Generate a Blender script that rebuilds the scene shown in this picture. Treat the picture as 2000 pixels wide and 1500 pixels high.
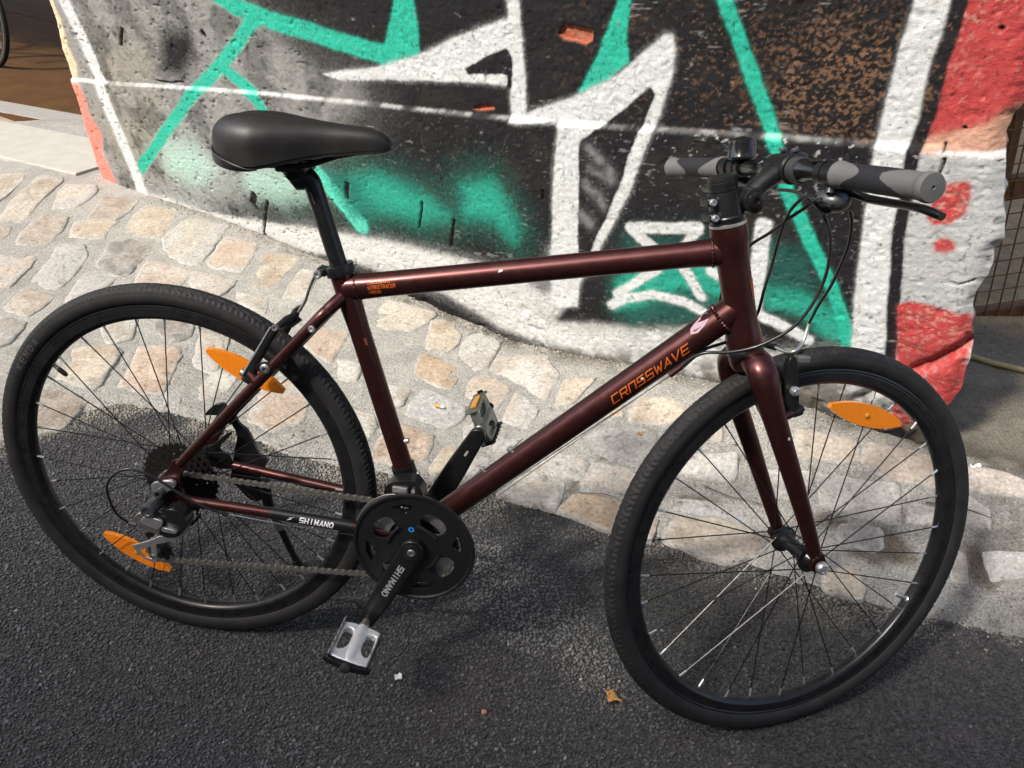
import bpy, bmesh, math, random
import numpy as np
from mathutils import Vector, Matrix
from mathutils.geometry import tessellate_polygon

for o in list(bpy.data.objects):
    bpy.data.objects.remove(o, do_unlink=True)
sc = bpy.context.scene
COL = sc.collection

# ------------------------------------------------------------------ camera
CAM=([0.70914, -0.99525, 1.25062], [0.98798, 0.14838, 0.04327], [-0.114, 0.51053, 0.85227], [-0.10437, 0.84696, -0.52131])
LENS=27.8259
cam_d = bpy.data.cameras.new('camera')
cam_d.sensor_width = 36.0
cam_d.lens = LENS
cam_d.clip_start = 0.02
cam_d.clip_end = 500.0
cam = bpy.data.objects.new('camera', cam_d)
COL.objects.link(cam)
_c, _r, _u, _f = CAM
cam.matrix_world = Matrix(((_r[0], _u[0], -_f[0], _c[0]), (_r[1], _u[1], -_f[1], _c[1]), (_r[2], _u[2], -_f[2], _c[2]), (0, 0, 0, 1)))
sc.camera = cam

# ------------------------------------------------------------------ light
SUN_DIR = Vector((-0.50, -0.50, 0.72)).normalized()      # towards the sun
world = bpy.data.worlds.new('World')
sc.world = world
world.use_nodes = True
nt = world.node_tree
bg = nt.nodes['Background']
sky = nt.nodes.new('ShaderNodeTexSky')
sky.sky_type = 'NISHITA'
sky.sun_disc = False
sky.sun_elevation = math.asin(SUN_DIR.z)
sky.sun_rotation = math.atan2(SUN_DIR.x, SUN_DIR.y)
sky.dust_density = 4.0
sky.ozone_density = 0.8
nt.links.new(sky.outputs[0], bg.inputs[0])
bg.inputs[1].default_value = 0.15
sun_d = bpy.data.lights.new('sun', 'SUN')
sun_d.energy = 2.3
sun_d.angle = math.radians(5.5)
sun_d.color = (1.0, 0.95, 0.87)
sun = bpy.data.objects.new('sun', sun_d)
COL.objects.link(sun)
sun.rotation_euler = SUN_DIR.to_track_quat('Z', 'Y').to_euler()
sun.location = SUN_DIR * 20
sc.view_settings.view_transform = 'Standard'
sc.view_settings.look = 'None'
sc.view_settings.gamma = 1.0
sc.view_settings.use_curve_mapping = False
sc.view_settings.exposure = 1.22
sc.render.engine = 'CYCLES'
sc.cycles.use_denoising = True
sc.cycles.max_bounces = 6

# ------------------------------------------------------------------ helpers
rnd = random.Random(7)

def tag(o, label=None, cat=None, group=None, kind=None):
    if label: o['label'] = label
    if cat: o['category'] = cat
    if group: o['group'] = group
    if kind: o['kind'] = kind
    return o

def empty(name, parent=None, mat=None, loc=None):
    o = bpy.data.objects.new(name, None)
    o.empty_display_size = 0.05
    COL.objects.link(o)
    o.parent = parent
    if mat is not None: o.matrix_basis = mat
    if loc is not None: o.location = loc
    return o

def mesh_obj(name, V, F, material=None, parent=None, mat=None, smooth=40, bevel=0):
    me = bpy.data.meshes.new(name)
    me.from_pydata([tuple(map(float, v)) for v in V], [], [tuple(map(int, f)) for f in F])
    me.validate()
    bm = bmesh.new(); bm.from_mesh(me)
    bmesh.ops.recalc_face_normals(bm, faces=bm.faces)
    bm.to_mesh(me); bm.free()
    return link_mesh(name, me, material, parent, mat, smooth, bevel)

def link_mesh(name, me, material=None, parent=None, mat=None, smooth=40, bevel=0):
    if smooth:
        me.shade_smooth()
        if smooth < 180: me.set_sharp_from_angle(angle=math.radians(smooth))
    if material: me.materials.append(material)
    o = bpy.data.objects.new(name, me)
    COL.objects.link(o)
    o.parent = parent
    if mat is not None: o.matrix_basis = mat
    if bevel:
        b = o.modifiers.new('bevel', 'BEVEL'); b.width = bevel; b.segments = 2; b.limit_method = 'ANGLE'; b.angle_limit = math.radians(35)
    return o

def fast_mesh(name, V, F, colors=None, attr='paint', smooth=True):
    """big meshes from numpy arrays: V (n,3), F (m,3) or (m,4)"""
    V = np.asarray(V, np.float32); F = np.asarray(F, np.int32)
    me = bpy.data.meshes.new(name)
    me.vertices.add(len(V)); me.vertices.foreach_set('co', V.ravel())
    k = F.shape[1]
    me.loops.add(F.size); me.loops.foreach_set('vertex_index', F.ravel())
    me.polygons.add(len(F)); me.polygons.foreach_set('loop_start', np.arange(0, F.size, k, dtype=np.int32))
    try: me.polygons.foreach_set('loop_total', np.full(len(F), k, np.int32))
    except Exception: pass
    me.polygons.foreach_set('use_smooth', np.full(len(F), bool(smooth)))
    me.update(calc_edges=True)
    if colors is not None:
        a = me.color_attributes.new(attr, 'FLOAT_COLOR', 'POINT')
        c = np.ones((len(V), 4), np.float32); c[:, :3] = colors
        a.data.foreach_set('color', c.ravel())
    return me

def grid_faces(nu, nv, closed_u=False, closed_v=False):
    iu = np.arange(nu if closed_u else nu - 1); iv = np.arange(nv if closed_v else nv - 1)
    A, B = np.meshgrid(iu, iv, indexing='ij')
    A2 = (A + 1) % nu; B2 = (B + 1) % nv
    return np.stack([A * nv + B, A2 * nv + B, A2 * nv + B2, A * nv + B2], -1).reshape(-1, 4)

class MB:
    def __init__(s): s.V = []; s.F = []
    def add(s, V, F):
        n = len(s.V); s.V += [tuple(v) for v in V]; s.F += [tuple(i + n for i in f) for f in F]; return s
    def obj(s, name, material, parent=None, mat=None, smooth=40, bevel=0):
        return mesh_obj(name, s.V, s.F, material, parent, mat, smooth, bevel)

def frame_of(d, ref=None):
    d = Vector(d).normalized()
    r = Vector(ref) if ref is not None else (Vector((0, 0, 1)) if abs(d.z) < 0.9 else Vector((0, 1, 0)))
    a = (r - d * r.dot(d)).normalized(); b = d.cross(a)
    return d, a, b

def tube(pts, rad, seg=14, caps=True, closed=False, ref=None, ell=None):
    """swept tube; rad float or list; ell=(ka,kb) list or tuple scales the section"""
    P = [Vector(p) for p in pts]; n = len(P)
    R = [rad] * n if isinstance(rad, (int, float)) else list(rad)
    V = []; F = []
    prev = None
    for i in range(n):
        if closed: t = P[(i + 1) % n] - P[i - 1]
        elif i == 0: t = P[1] - P[0]
        elif i == n - 1: t = P[-1] - P[-2]
        else: t = (P[i + 1] - P[i]).normalized() + (P[i] - P[i - 1]).normalized()
        if t.length < 1e-9: t = Vector((0, 0, 1))
        d, a, b = frame_of(t, ref if prev is None else prev)
        prev = a
        ka, kb = (1, 1) if ell is None else (ell[i] if isinstance(ell[0], (tuple, list)) else ell)
        for k in range(seg):
            th = 2 * math.pi * k / seg
            V.append(P[i] + a * (R[i] * ka * math.cos(th)) + b * (R[i] * kb * math.sin(th)))
    for i in range(n if closed else n - 1):
        j = (i + 1) % n
        for k in range(seg):
            m = (k + 1) % seg
            F.append((i * seg + k, i * seg + m, j * seg + m, j * seg + k))
    if caps and not closed:
        F.append(tuple(range(seg - 1, -1, -1))); F.append(tuple((n - 1) * seg + k for k in range(seg)))
    return V, F

def spline(pts, sub=6):
    P = [Vector(p) for p in pts]; out = []
    for i in range(len(P) - 1):
        p0 = P[max(i - 1, 0)]; p1 = P[i]; p2 = P[i + 1]; p3 = P[min(i + 2, len(P) - 1)]
        for k in range(sub):
            t = k / sub
            out.append(0.5 * ((2 * p1) + (p2 - p0) * t + (2 * p0 - 5 * p1 + 4 * p2 - p3) * t * t + (3 * p1 - p0 - 3 * p2 + p3) * t ** 3))
    out.append(P[-1])
    return out

def lathe(prof, centre=(0, 0, 0), axis=(0, 1, 0), seg=32, closed=False):
    """prof: (radius, height along axis)"""
    d, a, b = frame_of(axis); c = Vector(centre)
    V = []; F = []; n = len(prof)
    for r, h in prof:
        for k in range(seg):
            th = 2 * math.pi * k / seg
            V.append(c + d * h + a * (r * math.cos(th)) + b * (r * math.sin(th)))
    for i in range(n if closed else n - 1):
        j = (i + 1) % n
        for k in range(seg):
            m = (k + 1) % seg
            F.append((i * seg + k, i * seg + m, j * seg + m, j * seg + k))
    if not closed:
        F.append(tuple(range(seg))); F.append(tuple((n - 1) * seg + k for k in range(seg - 1, -1, -1)))
    return V, F

def cyl(p0, p1, r, seg=18):
    return tube([p0, p1], r, seg)

def box(c, sx, sy, sz, rot=None):
    V = [Vector((x * sx / 2, y * sy / 2, z * sz / 2)) for x in (-1, 1) for y in (-1, 1) for z in (-1, 1)]
    if rot is not None: V = [rot @ v for v in V]
    V = [v + Vector(c) for v in V]
    F = [(0, 1, 3, 2), (4, 6, 7, 5), (0, 4, 5, 1), (2, 3, 7, 6), (0, 2, 6, 4), (1, 5, 7, 3)]
    return V, F

def plate(outer, holes, y0, y1, to3=None):
    """flat plate in the x-z plane between y0 and y1 with holes"""
    loops = [outer] + list(holes)
    flat = [p for l in loops for p in l]
    if len(loops) == 1:
        tess = tessellate_polygon([[Vector((p[0], p[1], 0)) for p in outer]])
    else:
        bm = bmesh.new(); tess = []; base = 0
        vs = [bm.verts.new((p[0], p[1], 0)) for p in flat]; bm.verts.index_update()
        for l in loops:
            for i in range(len(l)): bm.edges.new((vs[base + i], vs[base + (i + 1) % len(l)]))
            base += len(l)
        bmesh.ops.triangle_fill(bm, use_beauty=True, use_dissolve=False, edges=bm.edges[:])
        bm.verts.index_update(); tess = [tuple(v.index for v in f.verts) for f in bm.faces]; bm.free()
    if to3 is None: to3 = lambda x, z, y: (x, y, z)
    V = [to3(p[0], p[1], y0) for p in flat] + [to3(p[0], p[1], y1) for p in flat]
    n = len(flat); F = []
    for t in tess:
        F.append(tuple(t)); F.append(tuple(i + n for i in reversed(t)))
    base = 0
    for l in loops:
        m = len(l)
        for i in range(m):
            j = (i + 1) % m
            F.append((base + i, base + j, base + j + n, base + i + n))
        base += m
    return V, F

def smooth_poly(pts, sub=4):
    P = [Vector((p[0], p[1], 0)) for p in pts]; n = len(P); out = []
    for i in range(n):
        p0, p1, p2, p3 = P[i - 1], P[i], P[(i + 1) % n], P[(i + 2) % n]
        for k in range(sub):
            t = k / sub
            v = 0.5 * ((2 * p1) + (p2 - p0) * t + (2 * p0 - 5 * p1 + 4 * p2 - p3) * t * t + (3 * p1 - p0 - 3 * p2 + p3) * t ** 3)
            out.append((v.x, v.y))
    return out

def circle2(cx, cz, r, n=24):
    return [(cx + r * math.cos(2 * math.pi * k / n), cz + r * math.sin(2 * math.pi * k / n)) for k in range(n)]

# numpy noise
def _hash(ix, iy, seed):
    h = (ix.astype(np.int64) * 374761393 + iy.astype(np.int64) * 668265263 + seed * 1274126177) & 0xFFFFFFFF
    h = ((h ^ (h >> 13)) * 1274126177) & 0xFFFFFFFF
    h = ((h ^ (h >> 16)) * 2246822519) & 0xFFFFFFFF
    return ((h ^ (h >> 15)) & 0xFFFFFF) / float(0xFFFFFF)

def vnoise(x, y, seed=0):
    ix = np.floor(x); iy = np.floor(y); fx = x - ix; fy = y - iy
    fx = fx * fx * fx * (fx * (fx * 6 - 15) + 10); fy = fy * fy * fy * (fy * (fy * 6 - 15) + 10)
    a = _hash(ix, iy, seed); b = _hash(ix + 1, iy, seed); c = _hash(ix, iy + 1, seed); d = _hash(ix + 1, iy + 1, seed)
    return (a * (1 - fx) + b * fx) * (1 - fy) + (c * (1 - fx) + d * fx) * fy

def fbm(x, y, seed=0, oct=4):
    s = 0; a = 0.5; t = 0
    for i in range(oct):
        cr = math.cos(.6 + 1.9 * i + seed); sr = math.sin(.6 + 1.9 * i + seed)     # turn every octave so that no grid shows
        s = s + a * vnoise((x * cr - y * sr) * 2 ** i + i * 17.3, (x * sr + y * cr) * 2 ** i - i * 9.1, seed + i); t += a; a *= 0.5
    return s / t

def sstep(a, b, x):
    t = np.clip((x - a) / (b - a), 0, 1); return t * t * (3 - 2 * t)

def seg_dist(px, py, a, b):
    dx = b[0] - a[0]; dy = b[1] - a[1]; l = dx * dx + dy * dy + 1e-12
    t = np.clip(((px - a[0]) * dx + (py - a[1]) * dy) / l, 0, 1)
    return np.hypot(px - a[0] - t * dx, py - a[1] - t * dy)

def poly_sdf(px, py, P):
    d = np.full(px.shape, 9.0); ins = np.zeros(px.shape, bool); n = len(P)
    for i in range(n):
        a = P[i]; b = P[(i + 1) % n]
        d = np.minimum(d, seg_dist(px, py, a, b))
        if a[1] != b[1]:
            c = ((a[1] > py) != (b[1] > py)) & (px < (b[0] - a[0]) * (py - a[1]) / (b[1] - a[1]) + a[0])
            ins ^= c
    return np.where(ins, -d, d)


# ------------------------------------------------------------------ materials
def material(name, color, rough=0.5, metal=0.0, coat=0.0, noise=None, bump=None, spec=0.5, **kw):
    """noise=(scale, amount, colour2); bump=(scale, strength, distance)"""
    m = bpy.data.materials.new(name); m.use_nodes = True
    t = m.node_tree; b = t.nodes['Principled BSDF']
    b.inputs['Base Color'].default_value = (*color, 1)
    b.inputs['Roughness'].default_value = rough
    b.inputs['Metallic'].default_value = metal
    b.inputs['Coat Weight'].default_value = coat
    b.inputs['Coat Roughness'].default_value = 0.15
    b.inputs['Specular IOR Level'].default_value = spec
    for k, v in kw.items(): b.inputs[k.replace('_', ' ')].default_value = v
    co = t.nodes.new('ShaderNodeTexCoord')
    if noise:
        n = t.nodes.new('ShaderNodeTexNoise'); n.inputs['Scale'].default_value = noise[0]; n.inputs['Detail'].default_value = 6; n.inputs['Roughness'].default_value = 0.65
        t.links.new(co.outputs['Object'], n.inputs['Vector'])
        r = t.nodes.new('ShaderNodeValToRGB'); r.color_ramp.elements[0].position = 0.35; r.color_ramp.elements[1].position = 0.75
        r.color_ramp.elements[0].color = (*color, 1)
        r.color_ramp.elements[1].color = (*[color[i] * (1 - noise[1]) + noise[2][i] * noise[1] for i in range(3)], 1)
        t.links.new(n.outputs['Fac'], r.inputs[0]); t.links.new(r.outputs[0], b.inputs['Base Color'])
        rr = t.nodes.new('ShaderNodeMapRange'); rr.inputs[3].default_value = max(rough - 0.08, 0.05); rr.inputs[4].default_value = min(rough + 0.14, 1)
        t.links.new(n.outputs['Fac'], rr.inputs[0]); t.links.new(rr.outputs[0], b.inputs['Roughness'])
    if bump:
        n2 = t.nodes.new('ShaderNodeTexNoise'); n2.inputs['Scale'].default_value = bump[0]; n2.inputs['Detail'].default_value = 4
        t.links.new(co.outputs['Object'], n2.inputs['Vector'])
        bp = t.nodes.new('ShaderNodeBump'); bp.inputs['Strength'].default_value = bump[1]; bp.inputs['Distance'].default_value = bump[2]
        t.links.new(n2.outputs['Fac'], bp.inputs['Height']); t.links.new(bp.outputs[0], b.inputs['Normal'])
    return m

M = {}
DUST = (0.22, 0.2, 0.17)
M['paint'] = material('burgundy_paint', (0.058, 0.0140, 0.0135), 0.31, 0.75, 0.2, noise=(60, 0.06, DUST), bump=(900, 0.05, 0.0002))
M['black_paint'] = material('black_metal', (0.009, 0.009, 0.010), 0.30, 0.2, 0.15, noise=(80, 0.03, DUST), spec=0.4)
M['rim'] = material('black_rim', (0.009, 0.009, 0.0105), 0.26, 0.2, 0.0, noise=(50, 0.05, DUST), spec=0.4)
M['rubber'] = material('tyre_rubber', (0.011, 0.011, 0.012), 0.66, 0, noise=(35, 0.06, DUST), bump=(700, 0.15, 0.0004), spec=0.3)
M['plastic'] = material('black_plastic', (0.008, 0.008, 0.009), 0.33, 0, noise=(70, 0.03, DUST), spec=0.4)
M['plastic_matte'] = material('matte_black_plastic', (0.016, 0.016, 0.018), 0.62, 0, noise=(70, 0.08, DUST))
M['saddle'] = material('saddle_vinyl', (0.0105, 0.010, 0.010), 0.45, 0, spec=0.4, noise=(25, 0.12, (0.10, 0.09, 0.075)), bump=(1100, 0.25, 0.0005))
M['grip'] = material('grey_grip_rubber', (0.10, 0.10, 0.10), 0.7, 0, noise=(60, 0.2, (0.085, 0.085, 0.085)), bump=(1500, 0.2, 0.0003))
M['grip_pad'] = material('dark_grip_rubber', (0.015, 0.015, 0.018), 0.65, 0, spec=0.3, bump=(2000, 0.3, 0.0004))
M['silver'] = material('brushed_silver', (0.66, 0.66, 0.66), 0.36, 0.9, noise=(120, 0.35, (0.3, 0.29, 0.27)))
M['pedal'] = material('polished_alloy', (0.72, 0.73, 0.74), 0.42, 0.45, noise=(150, 0.3, (0.4, 0.4, 0.4)))
M['dull_steel'] = material('dull_steel', (0.36, 0.35, 0.33), 0.42, 0.9, noise=(160, 0.5, (0.12, 0.10, 0.08)))
M['chain'] = material('chain_steel', (0.42, 0.40, 0.36), 0.4, 0.85, noise=(300, 0.6, (0.06, 0.05, 0.04)))
M['sprocket'] = material('black_sprocket', (0.018, 0.017, 0.017), 0.38, 0.6, noise=(150, 0.25, (0.12, 0.1, 0.09)))
M['dark_grey'] = material('dark_grey_metal', (0.09, 0.09, 0.095), 0.4, 0.6)
M['spoke'] = material('black_spoke', (0.018, 0.018, 0.018), 0.3, 0.6)
M['orange_text'] = material('orange_decal', (0.48, 0.10, 0.014), 0.4, 0.0)
M['white_text'] = material('white_decal', (0.7, 0.7, 0.7), 0.45)
M['grey_text'] = material('grey_decal', (0.35, 0.35, 0.35), 0.45)
M['tyre_text'] = material('tyre_lettering', (0.075, 0.07, 0.065), 0.8)
M['blue_text'] = material('blue_decal', (0.02, 0.25, 0.7), 0.4)
M['housing'] = material('cable_housing', (0.014, 0.014, 0.015), 0.35, 0, 0.2)
M['sticker'] = material('worn_sticker', (0.32, 0.27, 0.29), 0.6, 0, noise=(150, 0.7, (0.45, 0.2, 0.35)))

def reflector_material():
    m = material('orange_reflector', (0.92, 0.27, 0.008), 0.2, 0, 0.5)
    t = m.node_tree; b = t.nodes['Principled BSDF']
    co = t.nodes.new('ShaderNodeTexCoord')
    v = t.nodes.new('ShaderNodeTexVoronoi'); v.inputs['Scale'].default_value = 330; v.distance = 'CHEBYCHEV'; v.inputs['Randomness'].default_value = 0.15
    t.links.new(co.outputs['Object'], v.inputs['Vector'])
    r = t.nodes.new('ShaderNodeValToRGB'); r.color_ramp.elements[0].color = (1.0, 0.36, 0.02, 1); r.color_ramp.elements[1].color = (0.62, 0.13, 0.004, 1)
    r.color_ramp.elements[1].position = 0.7
    t.links.new(v.outputs['Distance'], r.inputs[0]); t.links.new(r.outputs[0], b.inputs['Base Color'])
    bp = t.nodes.new('ShaderNodeBump'); bp.inputs['Strength'].default_value = 0.5; bp.inputs['Distance'].default_value = 0.001
    t.links.new(v.outputs['Distance'], bp.inputs['Height']); t.links.new(bp.outputs[0], b.inputs['Normal'])
    b.inputs['Subsurface Weight'].default_value = 0.3
    b.inputs['Subsurface Radius'].default_value = (0.01, 0.004, 0.001)
    return m
M['reflector'] = reflector_material()
M['amber'] = material('amber_reflector', (0.55, 0.26, 0.05), 0.35, 0, noise=(400, 0.4, (0.3, 0.12, 0.02)))

def attr_material(name, attr='paint', rough=0.85, fine=(420, 0.25), bump=((900, 0.35, 0.0012),), spec=0.3, blotch=None):
    """colour from the mesh attribute, broken up by fine grain; fine relief by bump"""
    m = bpy.data.materials.new(name); m.use_nodes = True
    t = m.node_tree; b = t.nodes['Principled BSDF']
    b.inputs['Roughness'].default_value = rough; b.inputs['Specular IOR Level'].default_value = spec
    at = t.nodes.new('ShaderNodeAttribute'); at.attribute_name = attr
    co = t.nodes.new('ShaderNodeTexCoord')
    n = t.nodes.new('ShaderNodeTexNoise'); n.inputs['Scale'].default_value = fine[0]; n.inputs['Detail'].default_value = 5; n.inputs['Roughness'].default_value = 0.7
    t.links.new(co.outputs['Object'], n.inputs['Vector'])
    mr = t.nodes.new('ShaderNodeMapRange'); mr.inputs[1].default_value = 0.25; mr.inputs[2].default_value = 0.75
    mr.inputs[3].default_value = 1 - fine[1]; mr.inputs[4].default_value = 1 + fine[1]
    t.links.new(n.outputs['Fac'], mr.inputs[0])
    mx = t.nodes.new('ShaderNodeVectorMath'); mx.operation = 'MULTIPLY'
    t.links.new(at.outputs['Color'], mx.inputs[0]); t.links.new(mr.outputs[0], mx.inputs[1])
    out = mx.outputs[0]
    if blotch:
        nb = t.nodes.new('ShaderNodeTexNoise'); nb.inputs['Scale'].default_value = blotch[0]; nb.inputs['Detail'].default_value = 8; nb.inputs['Roughness'].default_value = 0.75
        t.links.new(co.outputs['Object'], nb.inputs['Vector'])
        rb = t.nodes.new('ShaderNodeValToRGB'); e = rb.color_ramp.elements
        e[0].position = 0.36; e[0].color = (1 - blotch[1], 1 - blotch[1], 1 - blotch[1], 1); e[1].position = 0.66; e[1].color = (1.3, 1.3, 1.28, 1)
        k = e.new(0.45); k.color = (1, 1, 1, 1); k = e.new(0.58); k.color = (1, 1, 1, 1)
        t.links.new(nb.outputs['Fac'], rb.inputs[0])
        m2 = t.nodes.new('ShaderNodeVectorMath'); m2.operation = 'MULTIPLY'
        t.links.new(out, m2.inputs[0]); t.links.new(rb.outputs[0], m2.inputs[1]); out = m2.outputs[0]
    t.links.new(out, b.inputs['Base Color'])
    last = None
    for s, st, d in bump:
        n2 = t.nodes.new('ShaderNodeTexNoise'); n2.inputs['Scale'].default_value = s; n2.inputs['Detail'].default_value = 5; n2.inputs['Roughness'].default_value = 0.6
        t.links.new(co.outputs['Object'], n2.inputs['Vector'])
        bp = t.nodes.new('ShaderNodeBump'); bp.inputs['Strength'].default_value = st; bp.inputs['Distance'].default_value = d
        t.links.new(n2.outputs['Fac'], bp.inputs['Height'])
        if last: t.links.new(last.outputs[0], bp.inputs['Normal'])
        last = bp
    if last: t.links.new(last.outputs[0], b.inputs['Normal'])
    return m

# ------------------------------------------------------------------ setting data (metres)
WO=(0.89, 1.045, 0.0)
WS=(0.86691, -0.48671, 0.10759)
WG=(-0.18421, -0.11226, 0.97645)
WN=(0.46318, 0.86632, 0.18698)
SEAM=0.8224
BASE=[[-2.7205, 0.0145], [-2.106, 0.0439], [-1.646, 0.0414], [-1.2468, 0.027], [-0.8448, 0.0139], [-0.533, 0.0026], [-0.2706, 0.0456], [-0.0055, 0.1088], [0.2559, 0.1524], [0.4296, 0.1701], [0.5888, 0.1729]]
LEFT_END=[(-2.7349, 1.1991), (-2.7789, 1.0635), (-2.8464, 0.9396), (-2.8719, 0.8244), (-2.8879, 0.7476), (-2.9482, 0.5895), (-3.0156, 0.4168), (-3.0213, 0.3198), (-2.9965, 0.2481)]
RIGHT_END=[(0.7842, 1.1142), (0.7657, 0.9876), (0.7661, 0.9248), (0.7538, 0.8921), (0.7487, 0.8664), (0.751, 0.8301), (0.7638, 0.7819), (0.7774, 0.7113), (0.786, 0.6585), (0.7708, 0.6336), (0.7699, 0.5698), (0.7579, 0.5004), (0.7593, 0.4499), (0.7645, 0.3987), (0.7654, 0.3164), (0.7571, 0.2485), (0.7481, 0.223)]
OCHRE=[(0.3127, 1.0121), (0.4131, 1.042), (0.5621, 1.034), (0.5552, 0.9418), (0.5296, 0.8299), (0.3854, 0.8283), (0.3384, 0.9006)]
STAIN=[(0.1783, 0.9573), (0.248, 0.9597), (0.2485, 0.9064), (0.1776, 0.9026)]
BORDER=[(-0.8047, 0.3685), (-0.7386, 0.5063), (-0.6747, 0.6062), (-0.5976, 0.6751), (-0.437, 0.6577), (-0.2386, 0.6131), (-0.0508, 0.5372), (0.0615, 0.5278), (0.1435, 0.5234), (0.3204, 0.5036), (0.5147, 0.4951), (0.638, 0.4851), (0.7795, 0.4463), (0.9452, 0.4002), (1.0764, 0.3647), (1.1966, 0.3285), (1.2987, 0.3003), (1.4491, 0.2804), (1.6323, 0.2526), (1.706, 0.2419)]
DIRT=[[(1.3796, 0.5197), (1.4211, 0.5104), (1.4448, 0.4819), (1.4525, 0.4547), (1.4767, 0.4425), (1.4645, 0.4265), (1.3698, 0.4308), (1.3299, 0.4556), (1.3652, 0.4754)], [(1.5501, 0.4763), (1.582, 0.4534), (1.5948, 0.4377), (1.5974, 0.4182), (1.6145, 0.4023), (1.6008, 0.3736), (1.5695, 0.3903), (1.553, 0.4117), (1.5613, 0.441)], [(1.2657, 0.5479), (1.3162, 0.5419), (1.3261, 0.5241), (1.2703, 0.525)], [(0.7348, 0.6673), (0.7531, 0.6855), (0.6961, 0.5831), (0.6707, 0.5092), (0.6574, 0.5163), (0.6826, 0.5902)], [(0.9494, 0.5745), (1.0354, 0.5746), (1.0231, 0.5595), (0.9495, 0.5545)], [(0.3664, 0.4188), (0.4105, 0.5058), (0.478, 0.5608), (0.6399, 0.5029), (0.6186, 0.4697), (0.4899, 0.492)]]
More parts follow.
